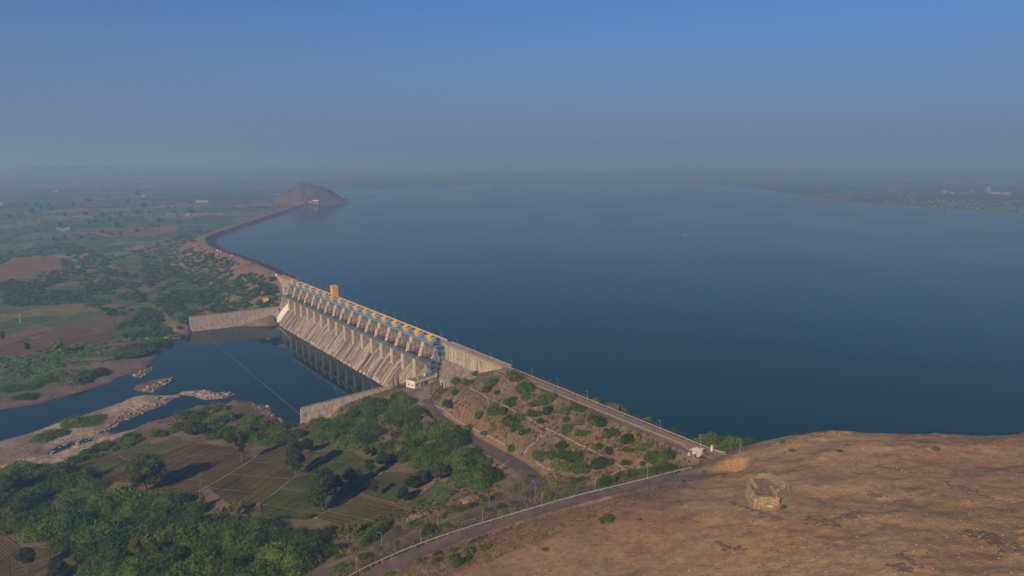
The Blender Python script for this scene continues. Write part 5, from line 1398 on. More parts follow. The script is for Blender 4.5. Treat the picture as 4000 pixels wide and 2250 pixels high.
# plants on the bare hill and in the ruin
for x, y, w, k, lab in [(1980, 505, 90, 'g', 'dark leafy bush at the head of a gully on the bare hill'), (1940, 535, 40, 'g', 'small bright bush just below the dark gully bush'), (2205, 515, 34, 's', 'spiky spurge clump right of the gully bush'), (2505, 410, 36, 's', 'spiky spurge clump left of the ruin'), (2510, 538, 30, 's', 'small spurge clump below the ruin on the left'), (1530, 730, 44, 's', 'spurge clump low on the hill above the road'), (2520, 235, 30, 'g', 'small green shrub beside the rock ledge near the road')]:
    bush(*zF(x, y), w * .5435, lab, 'plants on the bare hill', k)
for x, y, w, k, lab in [(240, 425, 50, 's', 'tall spurge clump on the hill above the ruin'), (1895, 205, 55, 's', 'spurge clump near the hill skyline on the right'), (1460, 82, 44, 'g', 'small green shrub on the hill skyline'), (710, 150, 60, 'o', 'low olive shrub on the hill skyline beside the lake'), (720, 655, 45, 'g', 'small green weed right of the ruin'), (100, 380, 40, 'o', 'low dry clump between kiosk and ruin'), (790, 222, 60, 'o', 'low yellow shrub on the upper hill'), (1890, 530, 28, 's', 'small pale clump on the right of the hill'), (1155, 222, 40, 'g', 'low green weed on the upper hill')]:
    bush(*z8(x, y), w * .5047, lab, 'plants on the bare hill', k)
rn = np.array([-rd[1], rd[0]])
for f, dpt, h, r, lab in [(.25, 3.2, 3.4, .8, 'green weed inside the left corner of the ruin'), (.85, 2.0, 3.4, .75, 'green bush inside the right side of the ruin'), (.55, 7.6, 1.9, 1.1, 'tall green shrub growing between the ruin chambers')]:
    q = ra[:2] + rd * rL * f + rn * dpt
    ob('thorn_bush', BUSH[3], loc=(q[0], q[1], ra[2] + h - .6), rz=f * 9, scl=(r, r, r * 1.5), label=lab, cat='bush', group='plants in the ruin')

# ------------------------------------------------------------------ trees
def make_tree(px, py, hpx, wpx, lab, m=None, n=1500, style='round', lean=0.0, group='field trees', trunk_f=.28):
    p = hit1(px, py); h = px_size(p, hpx); w = px_size(p, wpx) / 2
    rg = np.random.default_rng(int(px * 7 + py)); m = m or M_TREE
    e = empty('tree', (p[0], p[1], p[2] - .1), rg.uniform(0, 6.28), label=lab, cat='tree', group=group)
    lobes = []; tips = []
    nl = 11 if style == 'round' else 8
    zc0 = h * trunk_f
    for i in range(nl):
        a = i * 2.4 + rg.uniform(-.4, .4); f = (i + .5) / nl
        z = zc0 + (h - zc0) * (.18 + .68 * f)
        prof = math.sin(math.pi * min(1, .25 + .72 * (z - zc0) / (h - zc0))) if style == 'round' else .8 * (1 - .35 * abs(f - .4))
        q = w * rg.uniform(.25, .62) * prof
        r_ = w * rg.uniform(.34, .52) * (.65 + .35 * prof)
        c = (q * math.cos(a) + lean * h * f, q * math.sin(a), z)
        lobes.append((c, (r_, r_, min(r_ * rg.uniform(.8, 1.05), (h - zc0) * .3)))); tips.append(c)
    cv, cf = lobe_cores(lobes, 1, rg, .74)
    size = max(.34, h * .032); n = int(n * 1.7)
    lv, lf, lt = leaf_tris(lobes, n, size, rg, droop=.5, slim=.42, up=.1)
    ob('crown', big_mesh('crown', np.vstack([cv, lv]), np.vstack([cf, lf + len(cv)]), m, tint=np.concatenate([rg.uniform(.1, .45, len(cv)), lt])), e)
    t = MB(); r0 = max(.16, h * .022); top = Vector((lean * h * .4, 0, zc0 * 1.25)); t.tube((0, 0, -.4), (lean * h * .15, .05 * h * rg.uniform(-.4, .4), zc0 * .6), r0 * 1.25, r0 * .9, 8); t.tube((lean * h * .15, 0, zc0 * .55), top, r0 * .9, r0 * .7, 8)
    t.build('trunk', M_BARK, e)
    l = MB()
    for c in tips[:8]: l.tube(top - Vector((0, 0, zc0 * .2)), Vector(c), r0 * .5, r0 * .15, 5)
    l.build('limb', M_BARK, e, kind='stuff')
    return e
make_tree(1265, 1994, 160, 138, 'large round dark tree standing in the green field', n=2600, trunk_f=.2)
make_tree(1312, 1930, 75, 70, 'small dark tree tucked behind the large round tree')
make_tree(1156, 1856, 145, 98, 'tall irregular olive tree at the corner of the brown field', n=2000, trunk_f=.1)
make_tree(1200, 1772, 60, 60, 'dark tree behind the tall irregular tree')
make_tree(946, 1806, 128, 42, 'tall narrow tree at the end of the pale footpath', n=1300, style='tall', trunk_f=.22)
make_tree(1366, 1907, 80, 62, 'spreading tree with several trunks in the green field')
make_tree(1402, 1900, 70, 40, 'slim tree beside the spreading tree', style='tall')
make_tree(1446, 1869, 82, 48, 'upright tree on the bund path behind the round tree', style='tall')
make_tree(1465, 1946, 78, 42, 'small thin tree on the edge of the dark plot', style='tall', n=900)
make_tree(1576, 1962, 60, 62, 'low bushy tree at the corner of the row crop', trunk_f=.1)
make_tree(1612, 1910, 52, 62, 'low dark tree on the upper edge of the row crop', trunk_f=.1)
make_tree(1650, 1890, 55, 55, 'low tree in the hedge beside the bright tree', trunk_f=.1)
make_tree(1714, 1880, 70, 82, 'bright green flat-topped tree above the row crop', n=1300, trunk_f=.3)
make_tree(1434, 1791, 50, 40, 'small tree on the far field edge', style='tall')
make_tree(1494, 1828, 60, 75, 'dark spreading tree at the edge of the thicket')
make_tree(571, 1913, 135, 148, 'broad olive tree beside the long brown field', n=2600, trunk_f=.15)
make_tree(536, 1936, 90, 55, 'leaning thin tree at the left of the broad olive tree', style='tall', lean=-.12)
make_tree(903, 1742, 50, 52, 'dark small tree at the corner of the far field', trunk_f=.25)
make_tree(803, 1717, 65, 40, 'slim tree in the scrub above the olive plot', style='tall')
make_tree(748, 1700, 50, 70, 'wide low tree in the scrub above the olive plot', trunk_f=.1)
make_tree(534, 2186, 84, 50, 'yellow green tree standing out of the dark scrub', m=M_LIME, trunk_f=.18)
make_tree(600, 2190, 70, 80, 'dark tree touching the yellow green tree', trunk_f=.1)
make_tree(110, 2243, 92, 60, 'tree in the lower left plot', trunk_f=.4)
make_tree(226, 2262, 60, 85, 'low tree at the bottom edge beside the small plot', trunk_f=.15)
make_tree(1197, 2030, 24, 24, 'tiny lime green sapling on the edge of the gridded field', m=M_LIME, n=250)
make_tree(792, 1982, 42, 26, 'small yellowish sapling at the foot of the dead tree', m=M_LIME, n=400)
make_tree(227, 1380, 48, 46, 'pale bushy tree on the far river bank', m=M_OLIVE, n=700, group='far bank trees')
make_tree(14, 1347, 50, 22, 'thin tree at the left edge on the far bank', style='tall', n=500, group='far bank trees')
make_tree(109, 1386, 46, 24, 'thin tree in front of the red brown field', style='tall', n=500, group='far bank trees')
make_tree(60, 1935, 75, 90, 'dark tree at the left edge above the scrub', trunk_f=.1)
# dead tree
p = hit1(782, 1950); h = px_size(p, 105)
e = empty('dead_tree', tuple(p), 0, label='bare leafless dead tree in the middle of the brown fields', cat='tree')
MB().tube((0, 0, -.3), (.3, 0, h * .45), .3, .2, 7).build('trunk', mat('dead_wood', (.14, .11, .09), .95, var=.2, scale=2), e)
mb = MB(); rg = random.Random(4)
def limb(p0, d, L_, r_, lv):
    q = p0 + d * L_; mb.tube(p0, q, r_, r_ * .6, 5)
    if lv:
        for _ in range(3):
            limb(q, (d + Vector((rg.uniform(-.8, .8), rg.uniform(-.8, .8), rg.uniform(-.1, .5)))).normalized(), L_ * rg.uniform(.5, .75), r_ * .6, lv - 1)
for a in (Vector((-.3, .1, 1)), Vector((.35, -.2, .9)), Vector((.05, .35, 1))): limb(Vector((.3, 0, h * .43)), a.normalized(), h * .26, .15, 2)
mb.build('branch', mat('dead_wood', (.14, .11, .09), .95), e, kind='stuff')

def pole(px, py, hpx, lab, lean=0.0, white=False):
    p = hit1(px, py); h = px_size(p, hpx); e = empty('utility_pole', tuple(p), 0, label=lab, cat='pole')
    m_ = M_WHITE if white else M_RUST
    MB().tube((0, 0, -.4), (lean * h, 0, h), .14, .09, 7).build('shaft', m_, e); MB().bar((lean * h - .8, 0, h * .93), (lean * h + .8, 0, h * .93), .12).build('crossarm', m_, e)
pole(410, 1880, 40, 'short leaning dark pole at the edge of the brown field', -.12)
pole(1013, 1992, 52, 'dark utility pole at the corner of the green field')
pole(80, 1262, 32, 'pale pole in the fields on the far bank', white=True)
pole(118, 968, 16, 'distant pale pole in the left plain', white=True)

# straw
def heap(name, px, py, wpx, hk, m, lab, cat):
    p = hit1(px, py); r = px_size(p, wpx) / 2; bv, bf = ICO[2]
    v = bv * (1 + .12 * np.random.default_rng(3).normal(size=len(bv)))[:, None] * np.array([r, r * .8, r * hk])
    ob(name, big_mesh(name, v, bf, m), loc=tuple(p), rz=.4, label=lab, cat=cat)
heap('straw_heap', 1845, 1948, 96, .08, mat('straw', (.30, .195, .075), .95, var=.25, scale=1.5, bump=.8), 'low spread heap of yellow straw beside the row crop', 'straw heap')

# ------------------------------------------------------------------ rocks
M_ROCK = mat('river_stone', (.27, .205, .15), .95, var=.25, scale=.9, bump=.5, rnd=.35, dirt=(.2, .15, .11))
M_DARKROCK = mat('hill_rock', (.165, .108, .066), .95, var=.3, scale=.8, bump=.6, rnd=.25, dirt=(.24, .155, .088))
def rock_mesh(seed, m):
    bv, bf = ICO[1]; rg_ = np.random.default_rng(seed)
    v = np.sign(bv) * np.abs(bv) ** .8 * (1 + rg_.uniform(-.22, .2, len(bv)))[:, None]
    return big_mesh('boulder', v, bf, m)
RROCK = [rock_mesh(i, M_ROCK) for i in range(6)]; HROCK = [rock_mesh(20 + i, M_DARKROCK) for i in range(6)]
zones = [(z4, [(1100, 680), (1390, 570), (1400, 590), (1240, 690)], 46, 'pale boulder on the rocky islet nearest the main channel'),
         (z4, [(1470, 700), (1650, 675), (1880, 695), (1800, 738), (1640, 748)], 50, 'pale boulder on the rock bar in the basin outlet'),
         (z4, [(900, 1000), (1080, 890), (1330, 800), (1380, 745), (1300, 720), (1000, 860), (840, 960)], 70, 'pale boulder along the gravel bar beside the side pool'),
         (z4, [(380, 1190), (560, 1090), (860, 990), (900, 1020), (700, 1100), (480, 1190)], 55, 'pale boulder strewn on the gravel around the small pool'),
         (z4, [(1180, 255), (1270, 225), (1520, 225), (1350, 290), (1300, 300)], 30, 'pale boulder on the far shore beside the training wall'),
         (z4, [(1060, 550), (1240, 482), (1240, 500), (1150, 570)], 18, 'pale boulder on the small islet near the far shore')]
rocks_rest = []
for zi, (fn, P, n_, lab) in enumerate(zones):
    src = [(x * .483, 1200 + y * .483) for x, y in P]
    for a in in_poly(src, n_, 50 + zi, 7):
        p = hit1(*a); r = px_size(p, random.choice([4, 5, 6, 7, 9, 12])) / 2
        ob('boulder', random.choice(RROCK), loc=(p[0], p[1], p[2] + r * .25), rz=random.uniform(0, 6), scl=(r * random.uniform(.8, 1.5), r, r * random.uniform(.5, .9)), label=lab, cat='boulder', group='river boulders')
src = [(1050, 1570), (968, 1568), (1060, 1625), (1110, 1650), (1125, 1640)]
for a in in_poly(src, 26, 77, 6):
    p = hit1(*a); r = px_size(p, random.choice([5, 7, 9, 12, 15])) / 2
    ob('boulder', random.choice(RROCK), loc=(p[0], p[1], p[2] + r * .25), rz=random.uniform(0, 6), scl=(r * 1.3, r, r * .7), label='pale boulder on the rubble bank at the near wall end', cat='boulder', group='river boulders')
# gravel and small stones
def scatter_tris(name, pts, smin, smax, m, lab, seed, flat=.6, col=None):
    rg = np.random.default_rng(seed); n_ = len(pts); bv, bf = ICO[0]
    s_ = rg.uniform(smin, smax, n_) ** 1.0
    jit = 1 + rg.uniform(-.25, .25, (n_, len(bv)))
    ang = rg.uniform(0, 6.28, n_); ca_, sa_ = np.cos(ang), np.sin(ang); st = rg.uniform(.7, 1.5, n_)
    v = bv[None] * jit[..., None] * s_[:, None, None]
    x = v[..., 0] * st[:, None]; y = v[..., 1]; z = v[..., 2] * flat
    V = np.stack([x * ca_[:, None] - y * sa_[:, None] + pts[:, 0:1], x * sa_[:, None] + y * ca_[:, None] + pts[:, 1:2], z + pts[:, 2:3]], -1).reshape(-1, 3)
    Fc = (bf[None] + (np.arange(n_) * len(bv))[:, None, None]).reshape(-1, 3)
    return ob(name, big_mesh(name, V, Fc, m), kind='stuff', label=lab)
src = np.array([(x * .483, 1200 + y * .483) for x, y in [(-20, 1200), (440, 990), (640, 900), (1080, 720), (1400, 730), (1180, 850), (880, 1010), (1340, 905), (1200, 950), (900, 1080), (600, 1250), (300, 1390), (-20, 1470)]])
g_ = in_poly(src, 2600, 88, 0); g_ = g_[fbm(g_[:, 0], g_[:, 1], 60, 3, 4) > .42]
scatter_tris('gravel', hit(g_[:, 0], g_[:, 1]), .15, .55, M_ROCK, 'loose pale stones covering the river gravel', 5)
src = np.array([(x * .483, 1200 + y * .483) for x, y in [(-20, 700), (300, 560), (900, 440), (1200, 350), (1290, 365), (1180, 490), (960, 560), (560, 708), (-20, 825)]])
g_ = in_poly(src, 500, 89, 0)
scatter_tris('bank_stones', hit(g_[:, 0], g_[:, 1]), .15, .5, M_ROCK, 'scattered stones on the far muddy bank', 6)
# hill: dark outcrops and pale pebbles
OUT = [((300, 620), (560, 720), (710, 760), 34, 20, 'band of dark rock just below the ruin'), ((860, 740), (1000, 800), (1150, 790), 40, 24, 'curved dark rock outcrop in the middle of the hill'), ((1110, 740), (1220, 740), (1300, 700), 28, 20, 'dark rock outcrop rising to the right of the curved one'),
       ((200, 930), (280, 1000), (390, 980), 30, 22, 'dark rock knob low on the hill left of centre'), ((2060, 860), (2250, 850), (2380, 920), 44, 26, 'broad dark outcrop on the right of the hill'), ((2350, 920), (2460, 980), (2576, 1000), 40, 30, 'dark outcrop at the right edge of the hill'),
       ((1550, 1100), (1620, 1130), (1700, 1160), 30, 22, 'low dark ledges at the bottom of the hill'), ((1960, 470), (2100, 510), (2300, 590), 44, 18, 'long broken line of dark rocks on the right slope'), ((1450, 340), (1620, 370), (1880, 400), 36, 12, 'faint line of rocks on the upper hill'),
       ((1360, 540), (1420, 590), (1480, 560), 20, 12, 'small dark ledge right of the ruin'), ((1130, 200), (1200, 180), (1260, 165), 22, 12, 'dark rocks below the skyline'), ((1500, 640), (1600, 600), (1740, 610), 26, 14, 'grey rocks across the middle right slope'), ((1600, 1020), (1680, 1060), (1790, 1130), 24, 16, 'dark ledges beside the bottom gully'), ((1500, 180), (1600, 185), (1680, 170), 18, 9, 'thin dark ledge near the skyline'), ((2200, 170), (2300, 165), (2420, 150), 20, 10, 'broken ledge on the right skyline'), ((560, 190), (900, 95), (1400, 95), 34, 7, 'broken rock rim along the left skyline of the hill'), ((1500, 100), (2000, 105), (2560, 110), 34, 7, 'broken rock rim along the right skyline of the hill')]
rg = np.random.default_rng(31)
for a, b, c, n_, sp, lab in OUT:
    pts = []
    for i in range(int(n_ * 1.5)):
        f = rg.random(); q = (1 - f) ** 2 * np.array(a) + 2 * f * (1 - f) * np.array(b) + f * f * np.array(c) + rg.normal(size=2) * (sp * .9, sp * .55)
        pts.append(z8(*q))
    P = hit([p[0] for p in pts], [p[1] for p in pts])
    e = empty('rock_outcrop', tuple(P[0]), 0, label=lab, cat='outcrop', group='dark outcrops on the bare hill')
    for p in P:
        r = rg.uniform(.2, .7) * (sp / 20) ** .5
        ob('rock', HROCK[rg.integers(6)], e, loc=tuple(p - P[0] + np.array([0, 0, r * .02])), rz=rg.uniform(0, 6), scl=(r * rg.uniform(.9, 1.8), r * rg.uniform(.8, 1.3), r * rg.uniform(.3, .55)))
src = np.array([z8(x, y) for x, y in [(0, 480), (400, 250), (800, 160), (1400, 110), (2000, 110), (2700, 110), (2700, 1250), (-1400, 1250), (-800, 900)]])
g_ = in_poly(src, 900, 90, 0)
scatter_tris('pebbles', hit(g_[:, 0], g_[:, 1]), .06, .24, mat('pale_pebble', (.40, .31, .23), .9, var=.3, scale=1), 'pale loose stones over the bare hill', 7)
g_ = in_poly(src, 4200, 91, 0); g_ = g_[fbm(g_[:, 0], g_[:, 1], 130, 3, 9) > .47]
scatter_tris('hill_stones', hit(g_[:, 0], g_[:, 1]), .08, .42, M_DARKROCK, 'half buried dark stones over the bare hill', 8, flat=.4)
src = [z6(1390, 1010), z6(1480, 940), z6(1600, 930), z6(1560, 960), z6(1420, 1020)]
g_ = in_poly(src, 60, 92, 0); scatter_tris('stone_pile', hit(g_[:, 0], g_[:, 1]), .25, .7, M_ROCK, 'pile of pale field stones between plot and road', 9)
src = [zE(1030, 870), zE(1120, 700), zE(1230, 700), zE(1390, 840), zE(1300, 880)]
g_ = in_poly(src, 160, 93, 0); scatter_tris('rubble', hit(g_[:, 0], g_[:, 1]), .12, .4, M_ROCK, 'loose rubble spilling below the guard kiosk', 10)
p = hit1(3277, 1702); ob('white_stone', RROCK[1], loc=tuple(p + np.array([0, 0, .3])), scl=.5, label='single white stone on the hill skyline', cat='stone')

# ------------------------------------------------------------------ dry grass and low weeds
def blades(name, P, hmin, hmax, m, lab, seed, k=7, wid=.16):
    rg = np.random.default_rng(seed); n_ = len(P)
    base = np.repeat(P, k, 0); N_ = len(base); base[:, :2] += rg.normal(size=(N_, 2)) * .35
    base[:, 2] = hz(base[:, 0], base[:, 1]) - .05
    h = rg.uniform(hmin, hmax, N_); a = rg.uniform(0, 6.28, N_)
    s_ = np.stack([np.cos(a), np.sin(a), np.zeros(N_)], 1) * (wid * rg.uniform(.6, 1.4, N_))[:, None]
    tip = base + np.stack([rg.normal(size=N_) * .22, rg.normal(size=N_) * .22, h], 1)
    V = np.stack([base - s_, base + s_, tip], 1).reshape(-1, 3)
    ob(name, big_mesh(name, V, np.arange(N_ * 3).reshape(-1, 3), m, tint=np.repeat(rg.random(N_), 3)), kind='stuff', label=lab)
M_GRASS = leaf_mat('dry_grass', (.15, .095, .045), (.30, .21, .095))
M_WEED = leaf_mat('weed_leaf', (.06, .07, .022), (.14, .14, .05))
emb_px = [zD(420, 260), zD(1000, 150), zD(1450, 320), zD(2300, 660), zE(1000, 600), zE(1200, 690), zE(1300, 870), zE(0, 1180), zF(1600, 330), zF(1640, 250), zD(1100, 985), zD(250, 490)]
g_ = in_poly(emb_px, 3200, 95, 0); g_ = g_[fbm(g_[:, 0], g_[:, 1], 70, 3, 12) > .44]
blades('dry_grass', hit(g_[:, 0], g_[:, 1]), .25, .75, M_GRASS, 'dry brown grass tufts over the embankment slope', 1)
g_ = in_poly(emb_px, 900, 96, 0); g_ = g_[fbm(g_[:, 0], g_[:, 1], 60, 3, 15) > .55]
P = hit(g_[:, 0], g_[:, 1])
blades('weeds', hit(g_[:, 0], g_[:, 1]), .4, 1.1, M_WEED, 'olive weeds over the embankment slope', 2, k=9, wid=.22)
strip = [zF(-300, 1000), zF(130, 800), zF(700, 560), zF(1250, 400), zF(1560, 180), zF(1900, 260), zF(2560, 120), zF(2560, 160), zF(1700, 380), zF(1000, 585), zF(400, 805), zF(-100, 1080)]
g_ = in_poly(strip, 2200, 97, 0)
P = hit(g_[:, 0], g_[:, 1])
for line, hw in ((UPPER, 3.4), (LOWER, 3.0)):
    d_, _, _ = line_d(P[:, 0], P[:, 1], line); P = P[d_ > hw]
blades('roadside_grass', P[:len(P) // 2], .3, .9, M_GRASS, 'dry grass on the verges between the two roads', 3)
blades('roadside_weeds', P[len(P) // 2:], .4, 1.1, M_WEED, 'olive weeds on the verges between the two roads', 4, k=8, wid=.22)
strip = [zF(100, 960), zF(700, 760), zF(1300, 550), zF(1900, 390), zF(2400, 270), zF(2520, 300), (2300, 2030), (1900, 2200), (1500, 2330)]
g_ = in_poly(strip, 1500, 98, 0); P = hit(g_[:, 0], g_[:, 1]); d_, _, _ = line_d(P[:, 0], P[:, 1], UPPER); P = P[d_ > 3.2]
blades('hill_foot_grass', P, .25, .7, M_GRASS, 'dry grass along the foot of the hill', 5)
valley = dq([(390, 1065), (620, 1040), (740, 1062), (930, 1000), (1080, 1030), (1290, 1190), (1230, 1260), (1040, 1330), (870, 1340), (1130, 1230), (1060, 1185), (900, 1120), (500, 1080)])
g_ = in_poly(valley, 1800, 99, 0); P = hit(g_[:, 0], g_[:, 1]); d_, _, _ = line_d(P[:, 0], P[:, 1], LOWER); P = P[d_ > 3.2]
blades('thicket_grass', P[::2], .3, .9, M_GRASS, 'dry grass between the thicket bushes', 6); blades('thicket_weeds', P[1::2], .4, 1.2, M_WEED, 'olive weeds between the thicket bushes', 7, k=9, wid=.25)

# ------------------------------------------------------------------ scrub and trees of the left bank and the far plain
LOWB = [bush_arrays(300 + i, 70, 4, .34, 0, .6) for i in range(6)]
TINY = [bush_arrays(330 + i, 16, 2, .5, 0, .6) for i in range(5)]
LOWT = []
for i in range(4):
    rg = np.random.default_rng(400 + i); lobes = [((rg.uniform(-.35, .35), rg.uniform(-.35, .35), rg.uniform(.5, 1.3)), (.5, .5, .42)) for _ in range(6)]
    cv, cf = lobe_cores(lobes, 0, rg, .9); lv, lf, lt = leaf_tris(lobes, 60, .3, rg)
    LOWT.append((np.vstack([cv, lv]), np.vstack([cf, lf + len(cv)]), np.concatenate([rg.uniform(.1, .4, len(cv)), lt])))
def mass(name, P, R_, lib, m, lab, seed, hk=1.0):
    rg = np.random.default_rng(seed); Vs, Fs, Ts, o = [], [], [], 0
    pick = rg.integers(0, len(lib), len(P))
    for k, (v, f, t) in enumerate(lib):
        idx_ = np.where(pick == k)[0]
        if not len(idx_): continue
        a = rg.uniform(0, 6.28, len(idx_)); ca_, sa_ = np.cos(a)[:, None], np.sin(a)[:, None]
        r = R_[idx_][:, None]; hh = hk * rg.uniform(.8, 1.25, len(idx_))[:, None]
        X = (v[None, :, 0] * ca_ - v[None, :, 1] * sa_) * r + P[idx_, 0:1]; Y = (v[None, :, 0] * sa_ + v[None, :, 1] * ca_) * r + P[idx_, 1:2]
        Z = v[None, :, 2] * r * hh + P[idx_, 2:3] - r * .1
        Vs.append(np.stack([X, Y, Z], -1).reshape(-1, 3)); Fs.append((f[None] + (np.arange(len(idx_)) * len(v))[:, None, None] + o).reshape(-1, 3)); o += len(idx_) * len(v)
        Ts.append((t[None] * .75 + rg.uniform(-.12, .35, len(idx_))[:, None]).reshape(-1))
    ob(name, big_mesh(name, np.vstack(Vs), np.vstack(Fs), m, tint=np.clip(np.concatenate(Ts), 0, 1)), kind='stuff', label=lab)
def field_free(P):
    keep = np.ones(len(P), bool)
    for F_ in FIELD_POLY: keep &= poly_sd(P[:, 0], P[:, 1], F_) > .5
    return keep
LS = dq([(0, 640), (150, 612), (300, 645), (420, 605), (500, 575), (520, 600), (560, 640), (690, 700), (702, 770), (670, 790), (610, 782), (500, 800), (478, 830), (400, 850), (310, 848), (270, 790), (200, 760), (0, 775)])
a_ = in_poly(LS, 4600, 201, 0)
a_ = a_[fbm(a_[:, 0], a_[:, 1] * 2.2, 75, 3, 33) > .37]
P = hit(a_[:, 0], a_[:, 1]); t_, s_ = TS(P[:, 0], P[:, 1]); k = field_free(P) & (P[:, 2] < 2.5) & ~((t_ < 303) & (s_ < 105)); P = P[k]
mass('left_bank_scrub', P, np.random.default_rng(2).uniform(2.2, 5.4, len(P)), LOWB, M_FAR, 'mass of green thorn scrub on the left bank below the embankment', 3, .85)
LS2 = dq([(0, 895), (120, 870), (300, 838), (395, 845), (470, 832), (470, 845), (410, 868), (390, 890), (300, 905), (200, 930), (100, 955), (0, 965)])
a_ = in_poly(LS2, 210, 202, 20); P = hit(a_[:, 0], a_[:, 1]); P = P[field_free(P) & (P[:, 2] > Z_RIVER + .4)]
mass('river_bank_scrub', P, np.random.default_rng(4).uniform(2.4, 4.6, len(P)), LOWB, M_FAR, 'green scrub lining the far river bank', 5, .75)
for i, (x, y, w, lab) in enumerate([(40, 975, 60, 'low green bush alone on the far mud bank, leftmost'), (60, 998, 52, 'low green bush at the water edge of the far bank'), (120, 955, 60, 'low bush on the upper mud bank'), (190, 945, 80, 'wide low bush in the middle of the mud bank'), (250, 935, 60, 'low bush on the right of the mud bank'), (350, 872, 70, 'green bush on the far shore bend'), (385, 862, 60, 'green bush on the far shore near the boulders'), (115, 1097, 62, 'dark green bush on the gravel, left one'), (150, 1090, 60, 'dark green bush on the gravel beside the left one'), (190, 1062, 55, 'flat green bush on the gravel bar'), (230, 1055, 66, 'flat green bush on the gravel bar, right one'), (340, 885, 70, 'broad green bush on the far shore'), (310, 893, 60, 'green bush left of the broad shore bush'), (25, 1170, 0, '')]):
    if w: bush(x * 1.5528, y * 1.5528, w * 1.5528, lab, 'river bank bushes', 'g', .55)
# far plain
rg = np.random.default_rng(9)
a_ = np.stack([rg.uniform(-300, 1250, 5200), 655 + 330 * rg.random(5200) ** 1.15], 1)
dens = fbm(a_[:, 0], a_[:, 1] * 5, 150, 4, 51); a_ = a_[dens > .51]
P = hit(a_[:, 0], a_[:, 1]); D_ = np.hypot(P[:, 0], P[:, 1]); dl, sl_, _ = line_d(P[:, 0], P[:, 1], CREST_L)
k = (poly_sd(P[:, 0], P[:, 1], LAKE) > 15) & (D_ > 900) & (D_ < 9000) & (dl > 40) & (np.hypot(P[:, 0] - FARHILL[0], P[:, 1] - FARHILL[1]) > 150); P = P[k]; D_ = D_[k]
mass('plain_scrub', P, rg.uniform(2.0, 5.0, len(P)) * (1 + D_ / 6000), TINY, M_FAR, 'hedges and scrub over the distant plain', 6, .6)
tr = np.array([(x * .414, 600 + y * .414) for x, y in [(295, 560), (90, 605), (345, 740), (430, 730), (560, 690), (370, 810), (500, 820), (690, 880), (610, 590), (800, 580), (840, 660), (900, 600), (960, 590), (890, 650), (1030, 630), (1080, 580), (1140, 590), (1190, 640), (1270, 565), (1340, 640), (1350, 505), (1440, 690), (1480, 690), (1290, 740), (1670, 600), (1580, 525), (1680, 650), (1840, 625), (1790, 545), (1810, 560), (240, 490), (340, 495), (380, 510), (480, 530), (700, 490), (830, 455), (1200, 470), (1300, 395), (840, 790), (740, 800), (1100, 690), (10, 760), (960, 750), (1040, 770), (1130, 770), (860, 820), (1360, 710), (680, 740), (600, 800), (470, 520), (1500, 640), (1620, 560), (1400, 560), (1240, 560)]])
P = hit(tr[:, 0], tr[:, 1])
for i, p in enumerate(P):
    if i == 0:
        tm = [big_mesh('plain_tree', v, f, M_FAR, tint=t * .6) for v, f, t in LOWT]
    r = px_size(p, rg.uniform(13, 22)) / 1.6
    ob('plain_tree', tm[i % 4], loc=(p[0], p[1], p[2] - r * .1), rz=rg.uniform(0, 6), scl=(r, r, r * .85), label='dark distant tree among the fields of the left plain', cat='tree', group='distant trees of the left plain')
g_ = in_poly(emb_px, 420, 196, 0); g_ = g_[fbm(g_[:, 0], g_[:, 1], 60, 3, 15) > .47]; P = hit(g_[:, 0], g_[:, 1]); P = P[P[:, 2] < 3.6]
mass('slope_undergrowth', P, np.random.default_rng(12).uniform(.35, 1.15, len(P)), LOWB, M_WEED, 'low olive undergrowth between the embankment bushes', 13, .8)
# right-hand far shore
a_ = np.stack([rg.uniform(2300, 4300, 2600), rg.uniform(700, 880, 2600)], 1); P = hit(a_[:, 0], a_[:, 1]); D_ = np.hypot(P[:, 0], P[:, 1])
k = (poly_sd(P[:, 0], P[:, 1], LAKE) > 10) & (D_ > 1200) & (D_ < 8000) & (fbm(a_[:, 0], a_[:, 1] * 6, 160, 3, 8) > .46); P = P[k]; D_ = D_[k]
mass('far_shore_scrub', P, rg.uniform(2.5, 6, len(P)) * (1 + D_ / 5000), TINY, M_FAR, 'scrub over the far right shore of the reservoir', 8, .9)
a_ = np.stack([rg.uniform(1080, 1400, 900), rg.uniform(705, 790, 900)], 1); P = hit(a_[:, 0], a_[:, 1])
k = (np.hypot(P[:, 0] - FARHILL[0], P[:, 1] - FARHILL[1]) < 140) & (P[:, 2] > 2); P = P[k]
mass('cone_hill_scrub', P, rg.uniform(.8, 2.2, len(P)), TINY, M_SCRUB, 'sparse scrub on the conical hill at the far embankment end', 10, .8)
# shrubs on the crest and water slope of the far embankment
n_ = 260; dd = rg.uniform(0, cum[-1] * .9, n_); x = np.interp(dd, cum, CREST_L[:, 0]); y = np.interp(dd, cum, CREST_L[:, 1]); x2 = np.interp(dd + 4, cum, CREST_L[:, 0]); y2 = np.interp(dd + 4, cum, CREST_L[:, 1])
d = np.stack([x2 - x, y2 - y], 1); d /= np.linalg.norm(d, axis=1)[:, None] + 1e-9; off = np.where(rg.random(n_) < .6, rg.uniform(-16, -6, n_), rg.uniform(5.5, 12, n_))
P = np.stack([x - d[:, 1] * off, y + d[:, 0] * off], 1); P = np.c_[P, hz(P[:, 0], P[:, 1])]; P = P[P[:, 2] > .6]
mass('embankment_scrub', P, rg.uniform(.9, 2.3, len(P)), TINY, M_SCRUB, 'low scrub along the far embankment shoulders', 11, .9)
for i in range(2):
    p = G(951 + i * 34, 1014 + i * 17, 4.4); r = 2.6
    ob('plain_tree', tm[i], loc=(p[0], p[1], 4.2), scl=(1.9, 1.9, 2.2), label=['small tree leaning over the far crest road, farther one', 'small tree leaning over the far crest road, nearer one'][i], cat='tree', group='crest road trees')

